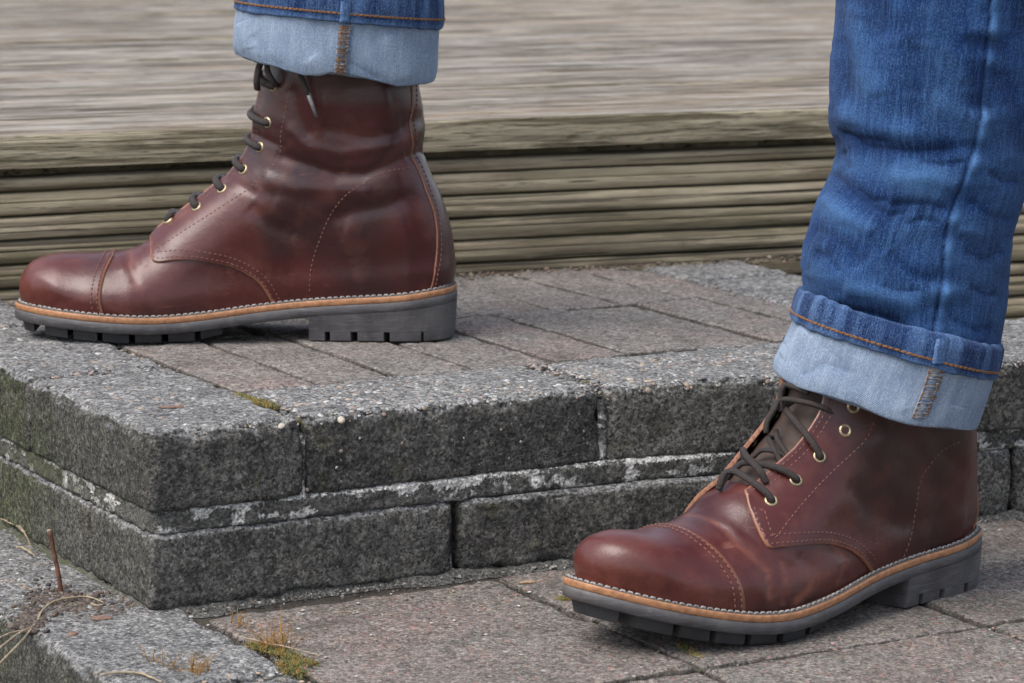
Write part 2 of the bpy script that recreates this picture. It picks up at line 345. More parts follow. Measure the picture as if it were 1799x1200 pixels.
M = dict(
    block=m_block(),
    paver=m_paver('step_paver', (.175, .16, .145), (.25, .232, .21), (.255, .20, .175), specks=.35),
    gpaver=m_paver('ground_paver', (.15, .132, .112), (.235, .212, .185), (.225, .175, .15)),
    mortar=m_mortar(), soil=m_soil(), ground=m_soil('bare_ground', (.05, .045, .035), (.12, .105, .085), 80),
    decktop=m_wood('silvered_wood', (.31, .285, .255), (.095, .078, .066), .15, 'deck'),
    fascia=m_wood('greenish_wood', (.46, .385, .265), (.20, .16, .10), .34),
    leather=m_leather('oxblood_leather'), tongue=m_leather('tongue_leather', 1.0, True),
    raw=m_simple('raw_leather_edge', (.30, .135, .075), .75, (.16, .07, .04), 400),
    welt=m_simple('tan_welt', (.43, .205, .095), .6, (.27, .12, .055), 260, .4),
    weltTop=m_simple('welt_top', (.10, .07, .055), .7, (.05, .04, .035), 300),
    rubber=m_rubber(), lug=m_simple('dark_lug_rubber', (.03, .029, .031), .65, (.018, .018, .02), 90),
    thread=m_simple('brown_thread', (.21, .09, .065), .8, (.11, .045, .035), 900), wthread=m_simple('white_thread', (.34, .32, .30), .85, (.14, .13, .12), 400),
    othread=m_simple('orange_thread', (.27, .125, .04), .8, (.13, .06, .022), 900), bthread=m_simple('blue_thread', (.20, .27, .38), .8, (.05, .09, .17), 900),
    brass=m_simple('aged_brass', (.50, .40, .24), .38, (.30, .24, .15), 500, .2, Metallic=.85), hole=m_simple('dark_hole', (.004, .003, .003), .9),
    lace=m_simple('waxed_lace', (.034, .022, .018), .55, (.016, .011, .010), 1200, .8, .0008), aglet=m_simple('plastic_aglet', (.20, .19, .19), .2, (.12, .11, .11)),
    denim=m_denim('blue_denim', (.0025, .010, .048), (.0065, .030, .125), (.085, .195, .40)),
    cuff=m_denim('light_denim', (.13, .19, .29), (.235, .31, .43), (.52, .60, .70), weave=1.0),
    hem=m_denim('hem_denim', (.004, .012, .05), (.009, .032, .115), (.15, .26, .46)),
    stone=m_col('pebble_stone'), twig=m_simple('rusty_twig', (.15, .06, .028), .7, (.06, .025, .015), 300), straw=m_simple('dry_straw', (.36, .29, .19), .8, (.2, .15, .1), 300),
    moss=m_simple('moss', (.27, .25, .085), .95, (.12, .13, .04), 500, .9, .002), omoss=m_simple('rust_moss', (.33, .16, .035), .9, (.2, .12, .03), 400), grass=m_simple('green_blade', (.10, .2, .07), .7),
)

# ------------------------------------------------------------ masonry
def axis_pts(L, r, step):
    a = [0, r * .12, r * .35, r * .65, r]; n = max(2, int(round((L - 2 * r) / step)))
    mid = np.linspace(r, L - r, n + 1)[1:-1]
    return np.array(a + list(mid) + [L - x for x in a[::-1]])
def block_mesh(w, d, h, r, step, seed, amp=.0008, rb=None, chip=.0):
    xs, ys, zs = axis_pts(w, r, step), axis_pts(d, r, step), axis_pts(h, r, step)
    key = {}; V = []; F = []
    def idx(i, j, k):
        t = (i, j, k)
        if t not in key: key[t] = len(V); V.append((xs[i], ys[j], zs[k]))
        return key[t]
    nx, ny, nz = len(xs), len(ys), len(zs)
    for i in range(nx - 1):
        for j in range(ny - 1):
            F.append([idx(i, j, nz - 1), idx(i + 1, j, nz - 1), idx(i + 1, j + 1, nz - 1), idx(i, j + 1, nz - 1)])
            F.append([idx(i, j, 0), idx(i, j + 1, 0), idx(i + 1, j + 1, 0), idx(i + 1, j, 0)])
    for i in range(nx - 1):
        for k in range(nz - 1):
            F.append([idx(i, 0, k), idx(i + 1, 0, k), idx(i + 1, 0, k + 1), idx(i, 0, k + 1)])
            F.append([idx(i, ny - 1, k), idx(i, ny - 1, k + 1), idx(i + 1, ny - 1, k + 1), idx(i + 1, ny - 1, k)])
    for j in range(ny - 1):
        for k in range(nz - 1):
            F.append([idx(0, j, k), idx(0, j, k + 1), idx(0, j + 1, k + 1), idx(0, j + 1, k)])
            F.append([idx(nx - 1, j, k), idx(nx - 1, j + 1, k), idx(nx - 1, j + 1, k + 1), idx(nx - 1, j, k + 1)])
    V = np.array(V)
    rz = np.full(len(V), r) if rb is None else rb + (r - rb) * sm(h * .35, h - r * .9, V[:, 2]); dm = np.array([w, d, h])
    lo = np.repeat(rz[:, None], 3, 1); hi = dm - lo; C = np.clip(V, lo, hi); D = V - C; L = np.linalg.norm(D, axis=1, keepdims=True)
    Nn = D / np.maximum(L, 1e-9)
    edge = (np.abs(D) > 1e-7).sum(1) > 1
    rr = rz[:, None] * (1 + (fbm(V + seed * 3.1, 70, seed) * .25)[:, None] * edge[:, None])
    V2 = C + Nn * np.where(edge[:, None], np.minimum(rr, rz[:, None] * 1.12), L)
    n1 = fbm(V + seed * 5.7, 45, seed, 3); n2 = vn(V + seed * 2.3, 330, seed + 5); n3 = vn(V + seed * 2.3, 700, seed + 9)
    n4 = fbm(V + seed * 1.3, 110, seed + 3, 2)
    V2 = V2 + Nn * (amp * (n1 * .8 + n2 * .45 + n3 * .40) - chip * edge * (V[:, 2] > h * .5) * np.clip(n4 - .25, 0, 1))[:, None]
    return V2, np.array(F)
def place(V, p0, yaw):
    c, s_ = math.cos(yaw), math.sin(yaw)
    return np.stack([p0[0] + V[:, 0] * c - V[:, 1] * s_, p0[1] + V[:, 0] * s_ + V[:, 1] * c, p0[2] + V[:, 2]], -1)
def add_block(parent, p0, yaw, w, d, h, r=.006, step=.004, seed=0, mat='block', name='block', tilt=0.0, taper=None, shear=0.0, **k):
    V, F = block_mesh(w, d, h, r, step, seed, **k)
    if shear: V[:, 0] -= V[:, 1] * shear * np.clip(1 - V[:, 0] / w, 0, 1)
    if taper: V[:, 1] *= taper[0] + (taper[1] - taper[0]) * V[:, 0] / w
    if tilt: V[:, 2] += (V[:, 0] - w / 2) * tilt
    ob = mk(name, V, F, M[mat], parent); ob.location = p0; ob.rotation_euler = (0, 0, yaw)
    return ob

step = thing('block_step', 'low two-course step of weathered grey concrete blocks topped with brick pavers, under the rear boot', 'step')
G = .0016
HB = .0485; HU = H - .0635
K1, K2 = R(-4.8), R(-8.2)
sd_i = 10
def blk(x, y, z, w, d, h, yaw=0.0, **k):
    """block from step coordinates (units of a block length)"""
    global sd_i; sd_i += 1
    p = st(x, y, z) + (SX * math.cos(yaw) + SY * math.sin(yaw)) * G / 2 + (SY * math.cos(yaw) - SX * math.sin(yaw)) * G / 2
    return add_block(step, p, YAW + yaw, w * SS - G, d * SS - G, h, seed=sd_i, **k)
# lower course
blk(0, 0, 0, 1.0, .5, HB, step=.003, r=.005)
lk = np.array([1.0, 0.0]); kd = np.array([math.cos(K1), math.sin(K1)])
for i in range(3):
    p = lk + kd * (i + .012); blk(p[0], p[1], 0, (1.0 if i < 2 else .55), .5, HB, K1, step=.0035, r=.006)
for y0, y1 in ((.5, 1.5), (1.5, 2.5), (2.5, 2.66)):
    blk(0, y0, 0, .5, y1 - y0, HB, step=.004, r=.005)
for y0, y1 in ((.3, 1.1), (1.1, 1.85), (1.85, 2.26)):
    blk(3.0, y0, 0, .48, y1 - y0, HB, step=.006)
# upper course with worn rounded arrises
ur = dict(r=.0085, chip=.0035, rb=.003)
blk(0, 0, .0635, .497, 1.0, HU, step=.003, **ur)
blk(.503, .012, .0635, 1.02, .500, HU, step=.003, **ur)
uk = np.array([1.53, .012]); ku = np.array([math.cos(K2), math.sin(K2)])
for i in range(2):
    p = uk + ku * (i * 1.01 + .01); blk(p[0], p[1], .0635 + (.0006 if i else 0), (1.0 if i < 1 else .97), (.50, .645)[i], HU, K2, step=.0035, taper=((1.0, 1.29), (1.0, 1.22))[i], shear=(.135, 0)[i], **ur)
for y0, y1 in ((1.0, 2.0), (2.0, 2.66)):
    blk(0, y0, .0635, .497, y1 - y0, HU, step=.004, **ur)
for y0, y1 in ((.24, 1.03), (1.03, 1.84), (1.84, 2.26)):
    blk(3.0, y0, .0625, .48, y1 - y0, HU, step=.006, **ur)
# mortar bed between the courses and in the upright joints
ma = Acc()
def lime(X, seed): return sm(.05, .40, fbm(X * np.array([1, 1, 1.8]), 95, seed + 31, 3)) * .85
def bed(path, z0, z1, depth, back, seed):
    """rough strip facing outwards along path (step coords), recessed by depth"""
    P = np.array([st(*p) for p in path]); s_ = np.r_[0, np.cumsum(np.linalg.norm(np.diff(P, axis=0), axis=1))]
    n = max(3, int(s_[-1] / .0025)); tt = np.linspace(0, s_[-1], n); C = np.stack([np.interp(tt, s_, P[:, k]) for k in range(3)], -1)
    T = np.gradient(C, axis=0); T /= np.linalg.norm(T, axis=1)[:, None]; O = np.stack([T[:, 1], -T[:, 0], 0 * T[:, 0]], -1)
    rows = []
    for k, t in enumerate(np.linspace(0, 1, 9)):
        z = z0 + (z1 - z0) * t
        X = C + np.array([0, 0, z]); nn = fbm(X, 150, seed, 3) * .0012 + vn(X, 500, seed) * .0009 + .0014
        inset = depth + nn + (.0045 if k in (0, 8) else 0)
        rows.append(X - O * inset[:, None])
    V = np.vstack(rows); lm_ = lime(V, seed) + np.repeat(np.array([0, 0, 0, 0, 0, .1, .35, .8, .9]), n) * np.clip(.6 + vn(V, 38, seed) * 1.3, 0, 1) + np.repeat(np.array([.5, .4, .1, 0, 0, 0, 0, 0, 0]), n) * np.clip(.3 + vn(V, 45, seed + 7) * 1.3, 0, 1); ma.add(V, grid_faces(n, 9).tolist(), 0, np.repeat(np.clip(lm_, 0, 1)[:, None], 3, 1))
fr = [(1.0 + kd[0] * 2.5, kd[1] * 2.5, 0), (1.0, 0, 0), (.5, 0, 0), (0.012, 0.006, 0)]
bed([(.004, 3.0, 0), (.004, 1.0, 0), (.004, .06, 0), (.010, .024, 0), (.028, .008, 0), (.07, .004, 0), (.5, .004, 0), (1.03, .004, 0), (1.53, -.012, 0), (1 + kd[0] * 2.5, kd[1] * 2.5 - .01, 0)], HB - .001, .0645, .0010, 0, 3)
def upright(x, y, z0, z1, yaw, wd, seed, inset=.003):
    n = 14; T = SX * math.cos(yaw) + SY * math.sin(yaw); O = T[1] * np.array([1, 0, 0]) - T[0] * np.array([0, 1, 0]); rows = []
    zz = np.linspace(z0, z1, 24)
    for t in np.linspace(-1, 1, 7):
        X = st(x, y) + T * t * wd / 2 + np.outer(zz, [0, 0, 1.0]); nn = fbm(X, 170, seed, 2) * .0016
        rows.append(X - O * (inset + nn + .0018 * t * t)[:, None])
    Vv_ = np.vstack(rows); ma.add(Vv_, [f[::-1] for f in grid_faces(24, 7).tolist()], 0, np.repeat(np.clip(lime(Vv_, seed) + .25, 0, 1)[:, None], 3, 1))
upright(.5, .008, .060, .104, 0, .0042, 5, .0026); upright(1.528, .010, .060, .106, -.07, .0075, 6, .0016); upright(1.0, .006, .0, .05, 0, .003, 7, .007)
def spill(path, w0, w1, hgt, seed):
    P = np.array([st(*p) for p in path]); s_ = np.r_[0, np.cumsum(np.linalg.norm(np.diff(P, axis=0), axis=1))]; n = int(s_[-1] / .003); tt = np.linspace(0, s_[-1], n)
    C = np.stack([np.interp(tt, s_, P[:, k]) for k in range(3)], -1); T = np.gradient(C, axis=0); T /= np.linalg.norm(T, axis=1)[:, None]; O = np.stack([T[:, 1], -T[:, 0], 0 * T[:, 0]], -1); rows = []
    wd = w0 + (w1 - w0) * np.clip(.5 + fbm(C, 28, seed, 3) * .6, 0, 1)
    for k, t in enumerate(np.linspace(0, 1, 7)):
        X = C + O * (wd * t - .003)[:, None]; z = hgt * (1 - t) ** 1.5 * (.6 + .5 * fbm(X, 120, seed + 2, 3)) - .0035 * t; X[:, 2] = np.maximum(z, -.004) ; rows.append(X)
    Vv_ = np.vstack(rows); ma.add(Vv_, [f[::-1] for f in grid_faces(n, 7).tolist()], 0, np.repeat(lime(Vv_, seed)[:, None] * .35, 3, 1))
spill([(0, 2.6, 0), (0, 1.0, 0), (0, .05, 0), (.02, .01, 0), (.06, 0, 0), (.5, 0, 0), (1.0, 0, 0), (1 + kd[0] * 2.4, kd[1] * 2.4, 0)], .004, .016, .0042, 8)
mor = ma.build('mortar', M['mortar'], step)
# core and bedding under the pavers
ca = Acc()
def slab(acc, pts, z0, z1):
    n = len(pts); V = [(*p[:2], z0) for p in pts] + [(*p[:2], z1) for p in pts]
    F = [list(range(n))[::-1], list(range(n, 2 * n))] + [[i, (i + 1) % n, n + (i + 1) % n, n + i] for i in range(n)]
    acc.add(V, F)
slab(ca, [st(.06, .06), st(1.4, .06), st(3.42, -.12), st(3.42, 2.24), st(2.4, 2.38), st(.06, 2.66)], .001, H - .0075)
ca.build('bedding', M['soil'], step, smooth=False)
# pavers on top of the step
pj = 0.0020
xs0 = [.500, .785, 1.062, 1.345, 1.640, 1.925, 2.215, 2.505, 2.79, 2.998]
for row, (y0, y1) in enumerate(((.508, 1.462), (1.468, 2.42), (2.425, 2.9))):
    off = (0, -.03, .02)[row]
    for i in range(len(xs0) - 1):
        a, b_ = xs0[i] + (off if 0 < i else 0), xs0[i + 1] + (off if i + 1 < len(xs0) - 1 else 0)
        yF = lambda x: 2.44 - .1233 * (x - 2.27) - .02
        y1 = {0: 1.462, 1: 2.42, 2: 9.0}[row]; y1 = min(y1, yF(b_))
        if y1 - y0 < .05: continue
        if row == 0 and b_ > 1.5:
            y0 = .516
        jj = rng.normal(0, .0007); yy1 = y1
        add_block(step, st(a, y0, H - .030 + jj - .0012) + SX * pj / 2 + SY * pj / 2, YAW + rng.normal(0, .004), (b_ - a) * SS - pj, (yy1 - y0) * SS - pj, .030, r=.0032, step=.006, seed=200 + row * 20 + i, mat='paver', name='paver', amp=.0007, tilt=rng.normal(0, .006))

# ground paving
pave = mk('paving', *(lambda a: (np.vstack(a.V), a.F))((lambda a: (slab(a, [st(-.36, -5.5), st(9, -5.5), st(9, 2.2), st(-.36, 3.4)], -.06, -.0040), a)[1])(Acc())), M['soil'], None, smooth=False)
pave['kind'] = 'structure'
def gp(x0, x1, y0, y1, seed, mat='gpaver', name='paver', r=.0038, stp=.006, **k):
    add_block(pave, st(x0, y0, -.046 + rng.normal(0, .0008)) + SX * pj / 2 + SY * pj / 2, YAW + rng.normal(0, .003), (x1 - x0) * SS - pj, (y1 - y0) * SS - pj, .046, r=r, step=stp, seed=seed, mat=mat, name=name, tilt=rng.normal(0, .004), **k)
for i, y0 in enumerate((-3.74, -2.74, -1.74, -.74, .26, 1.26, 2.26)):
    gp(-.39, .115, y0, y0 + 1.0, 300 + i, 'block', 'block', .009, .004 if y0 in (-.74, -1.74, .26) else .01, chip=.003)
    add_block(pave, st(-.392, y0 + .5, -.101), YAW, .5 * SS, 1.0 * SS - G, .052, r=.006, step=.008, seed=320 + i)
ys = [-4.75, -4.17, -3.59, -3.0, -2.42, -1.835, -1.252, -.672, -.09]
for r_ in range(len(ys) - 1):
    sh = 0.0 if r_ % 2 else .0
    for i in range(6):
        x0 = .12 + i * .972 + (0 if i == 0 else sh) - (.006 * i)
        x1 = .12 + (i + 1) * .972 + sh - (.006 * (i + 1))
        if r_ == 7 and i == 1:
            x1 = 2.42
        if r_ == 7 and i == 2: x0 = 2.42
        near = r_ >= 4 and i < 4
        gp(x0, x1, ys[r_], ys[r_ + 1], 340 + r_ * 8 + i, stp=.005 if near else .012, amp=.0010)
for i in range(4):
    gp(3.52 + i * .97, 4.49 + i * .97, -.085, .5, 420 + i, stp=.015); gp(3.52 + i * .97, 4.49 + i * .97, .505, 1.09, 430 + i, stp=.015)
ground = mk('ground', *(lambda n: (np.array([(x, y, -.105 + .006 * math.sin(x * 1.7 + y)) for y in np.linspace(-40, 60, n) for x in np.linspace(-50, 50, n)]), grid_faces(n, n)))(60), M['ground'])
ground['kind'] = 'structure'

# pebbles of exposed aggregate set in the worn upper faces
def ico():
    t = (1 + 5 ** .5) / 2
    v = np.array([(-1, t, 0), (1, t, 0), (-1, -t, 0), (1, -t, 0), (0, -1, t), (0, 1, t), (0, -1, -t), (0, 1, -t), (t, 0, -1), (t, 0, 1), (-t, 0, -1), (-t, 0, 1)], float)
    f = [(0, 11, 5), (0, 5, 1), (0, 1, 7), (0, 7, 10), (0, 10, 11), (1, 5, 9), (5, 11, 4), (11, 10, 2), (10, 7, 6), (7, 1, 8), (3, 9, 4), (3, 4, 2), (3, 2, 6), (3, 6, 8), (3, 8, 9), (4, 9, 5), (2, 4, 11), (6, 2, 10), (8, 6, 7), (9, 8, 1)]
    v /= np.linalg.norm(v[0]); v = v.tolist(); c = {}
    def mid(a, b):
        k = (min(a, b), max(a, b))
        if k not in c:
            m = (np.array(v[a]) + v[b]) / 2; v.append((m / np.linalg.norm(m)).tolist()); c[k] = len(v) - 1
        return c[k]
    F = []
    for a, b, d in f:
        x, y, z = mid(a, b), mid(b, d), mid(d, a); F += [(a, x, z), (b, y, x), (d, z, y), (x, y, z)]
    return np.array(v), F
IV, IF = ico()
PCOL = [(.42, .41, .40), (.34, .33, .31), (.27, .22, .17), (.36, .28, .20), (.16, .15, .15), (.27, .20, .16), (.46, .45, .43), (.11, .11, .12), (.22, .21, .20)]
def pebble(acc, p, nrm, s_, colr=None, flat=.45, sink=.25):
    n = Vector(nrm).normalized(); q = n.to_track_quat('Z', 'Y').to_matrix(); a = random.random() * 6.28
    V = IV * (1 + .22 * vn(IV + random.random() * 50, 1.6, 1))[:, None] * np.array([1, random.uniform(.6, .95), flat]) * s_
    V = np.stack([V[:, 0] * math.cos(a) - V[:, 1] * math.sin(a), V[:, 0] * math.sin(a) + V[:, 1] * math.cos(a), V[:, 2] - s_ * flat * sink], -1)
    V = V @ np.array(q).T + p
    c = np.array(colr or random.choice(PCOL)) * random.uniform(.7, 1.1); acc.add(V, IF, 0, c)
pa = Acc()
def peb_strip(f, n, smin, smax, z, jit):
    for _ in range(n):
        x, y, nrm = f(); s_ = smin * (smax / smin) ** (random.random() ** 2.2)
        pebble(pa, st(x, y, z) if len(nrm) == 3 else None, nrm, s_, None, random.uniform(.3, .5), .55)
def edge_n(t): return tuple(-SY * math.sin(t) + np.array([0, 0, math.cos(t)]))
for _ in range(2600):   # border blocks, front row top
    x = random.uniform(.03, 3.4); y = random.uniform(.05, .47) if x > .5 else random.uniform(.05, 2.6)
    if x > 1.53: y += ku[1] / ku[0] * (x - 1.53) ; 
    if x <= .5: x = random.uniform(.05, .47)
    pebble(pa, st(x, y, H - .0001), (random.gauss(0, .08), random.gauss(0, .08), 1), .0011 * 3.2 ** (random.random() ** 2), None, random.uniform(.3, .5), .5)
for _ in range(300):    # worn front arris
    x = random.uniform(.03, 3.3); t = random.uniform(.1, 1.25); yb = .012 if x < 1.53 else .012 + ku[1] / ku[0] * (x - 1.53)
    r0 = .0083; c = st(x, yb, 0) + SY * r0 + np.array([0, 0, H - r0]); n = np.array(edge_n(t))
    pebble(pa, c + n * (r0 - .0006), n, .0009 * 3.0 ** (random.random() ** 2.2), None, .45, .5)
for q, s_ in (((600, 737), .0030), ((625, 718), .0028), ((812, 706), .0056), ((800, 712), .0025), ((1090, 664), .0058), ((1147, 664), .0055), ((1140, 672), .003), ((945, 690), .003), ((862, 693), .0026), ((495, 748), .0028), ((1000, 690), .002), ((1350, 655), .004)):
    p = at(q, d=H - .004); nn = (-SY * .6 + np.array([0, 0, .8])); lo = p.copy()
    pebble(pa, p, nn, s_, random.choice([(.55, .53, .49), (.40, .30, .20), (.48, .42, .34)]), .5, .3)
for _ in range(60):    # few in the dark faces
    x = random.uniform(.02, 1.5); z = random.uniform(.007, .10)
    if .046 < z < .067: continue
    pebble(pa, st(x, .012 if z > .06 else .010, z) , tuple(-SY), random.uniform(.0006, .0015), None, .5, .6)
ag = pa.build('aggregate', M['stone'], step); ag['kind'] = 'stuff'
pa = Acc()
for _ in range(700):
    x = random.uniform(-.36, .10); y = random.uniform(-1.6, .9)
    pebble(pa, st(x, y, -.0003), (random.gauss(0, .08), random.gauss(0, .08), 1), .0011 * 3.0 ** (random.random() ** 2), None, .4, .5)
for _ in range(500):
    x = random.uniform(.15, 3.2); y = random.uniform(-2.2, -.1)
    pebble(pa, st(x, y, -.0004), (0, 0, 1), random.uniform(.0007, .0016), random.choice([(.40, .22, .19), (.42, .40, .40), (.5, .49, .47), (.18, .17, .17), (.35, .27, .2)]), .4, .5)
ag = pa.build('aggregate', M['stone'], pave); ag['kind'] = 'stuff'

# ------------------------------------------------------------ wooden deck
DA = R(22); DU = np.array([math.cos(DA), math.sin(DA), 0]); DN = np.array([-math.sin(DA), math.cos(DA), 0]); D0 = float(DN @ at((790, 478), d=H))
deck = thing('wooden_deck', 'weathered silvery wooden deck of grooved boards with greenish grooved fascia, behind the boots', 'deck')
def rib_board(width, thick, L, pitch, gd, seed, name, mat, gw=1.0):
    """local x along, y across, z up; grooves in the upper face"""
    n = max(1, int(width / pitch)); pts = []; m = (width - n * pitch) / 2
    pts += [(0, -thick), (0, -thick * .5), (0, -.003), (.0008, -.0008), (.0022, 0)]
    for k in range(n):
        y0 = m + k * pitch
        for t, dz in ((.04, -.10), (.10, -.28), (.135, -.95), (.17, -1), (.205, -.95), (.23, -.30), (.32, -.12), (.52, 0), (.57, -.02), (.59, -.12), (.61, -.12), (.63, -.02), (.84, -.02)):
            if t < .3: t = .04 + (t - .04) * gw
            elif t < .35: t = max(t, .04 + .21 * gw + .04)
            pts.append((y0 + t * pitch, dz * gd))
    pts += [(width - .0022, 0), (width - .0008, -.0008), (width, -.003), (width, -thick * .5), (width, -thick)]
    pts = np.array(pts); nx = int(L / .012); xs_ = np.linspace(0, L, nx)
    V = np.zeros((len(pts), nx, 3)); V[..., 0] = xs_; V[..., 1] = pts[:, 0:1]; V[..., 2] = pts[:, 1:2]
    Q = V.copy(); Q[..., 0] *= .12; nn = fbm(Q + seed * 3.3, 90, seed, 3) * .0009; n2 = vn(V * np.array([.25, 1, 1]) + seed, 200, seed) * .0004
    inside = (pts[:, 1] > -.006)[:, None]
    V[..., 2] += np.where(inside, nn + n2, 0) + vn(V * [.5, .02, .02] + seed, 3, seed) * .0012
    V[..., 1] += np.where(~inside, 0, 0) + vn(V * [1, .02, .02] + seed * 2, 4, seed + 1) * .0008 + np.where((pts[:, 1] < -.002)[:, None], n2 * 1.5, 0)
    dirt = np.repeat((np.clip(-pts[:, 1] / gd * 1.3 - .45, 0, 1) * (pts[:, 1] > -gd * 1.02) * (pts[:, 0] > .003) * (pts[:, 0] < width - .003))[:, None], nx, 1).ravel()  # mask by groove depth: shade of the grooves put into the colour
    V = V.reshape(-1, 3); F = grid_faces(nx, len(pts)).tolist()
    F.append([k * nx for k in range(len(pts))]); F.append([(k * nx + nx - 1) for k in range(len(pts))][::-1])
    F = [f[::-1] if len(f) == 4 else f for f in F]
    F = [f[::-1] for f in F[:-2]] + F[-2:]
    return V, F, dirt
DZ = .2425
for i in range(24):
    w_ = .142; V, F, shade_ = rib_board(w_, .027, 4.2, .0225, .0055, 500 + i, 'deck_board', 'decktop', 1.75)
    o = mk('deck_board', V, F, M['decktop'], deck, attrs={'dirt': shade_ * .9}); jz = random.gauss(0, .0006)
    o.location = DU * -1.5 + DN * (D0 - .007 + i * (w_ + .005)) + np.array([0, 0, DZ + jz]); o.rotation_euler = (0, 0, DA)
for i, (zt, wd) in enumerate(((.2085, .112), (.094, .112), (-.02, .08))):
    V, F, shade_ = rib_board(wd, .027, 4.2, .0193, .0070, 540 + i, 'fascia_board', 'fascia')
    o = mk('fascia_board', V, F, M['fascia'], deck, attrs={'dirt': shade_})
    # stand the board up: across axis goes down, grooved face towards the camera
    Mx = Matrix(((DU[0], 0, -DN[0], 0), (DU[1], 0, -DN[1], 0), (0, -1, 0, 0), (0, 0, 0, 1)))
    p = DU * -1.5 + DN * D0 + np.array([0, 0, zt]); Mx.translation = Vector(p); o.matrix_world = Mx
ja = Acc()
for u_ in np.arange(-1.4, 2.6, .4):
    a = DU * u_ + DN * (D0 + .03); b_ = DU * (u_ + .045) + DN * (D0 + .03); e = DN * 3.3
    slab(ja, [a, b_, b_ + e, a + e], DZ - .13, DZ - .0275)
a = DU * -1.5 + DN * (D0 + .028); b_ = DU * 2.7 + DN * (D0 + .028); slab(ja, [a, b_, b_ + DN * .03, a + DN * .03], DZ - .16, DZ - .0272)  # unseen beam added behind the fascia to block light through the gap
ja.build('joist_light_baffle', M['fascia'], deck, smooth=False)['kind'] = 'stuff'

# ------------------------------------------------------------ boots
OX = np.array([0, .003, .012, .035, .08, .12, .16, .20, .235, .265, .29, .308, .319, .3235])
LA = np.array([0, .016, .029, .037, .0385, .043, .052, .0555, .0515, .0435, .033, .020, .006, -.010])
ME = np.array([0, -.016, -.029, -.037, -.036, -.034, -.038, -.047, -.054, -.053, -.0455, -.035, -.024, -.010])
_o = cat(np.vstack([np.c_[OX, LA], np.c_[OX, ME][1:-1][::-1]]), 360, True)
def ztop(x): return np.interp(x, [0, .011, .04, .081, .11, .143, .183, .216, .245, .287, .3235], [.039, .038, .034, .0317, .0295, .026, .0208, .019, .0205, .0235, .026])
_zx = np.linspace(0, .3235, 200); _zk = np.ones(21) / 21; _zz = np.convolve(np.pad(ztop(_zx), 10, mode='edge'), _zk, 'valid')
def ztop(x): return np.interp(x, _zx, _zz)
PF = np.array([(317, 23.5), (318.8, 38), (314.5, 49), (305, 55.3), (290, 58.5), (271, 58.5), (255, 60), (240, 63), (226, 70), (215, 80), (203, 89), (189, 100), (172, 113), (160, 124), (151, 137), (147, 150), (146, 163), (143, 175), (140, 188), (136, 200), (134, 215)]) / 1000
PB = np.array([(5.5, 37.8), (3.2, 48), (4.2, 60), (7, 79), (13, 100), (20, 115), (25, 128), (27, 140), (26, 152), (27, 165), (30, 183), (31, 200), (32, 215)]) / 1000
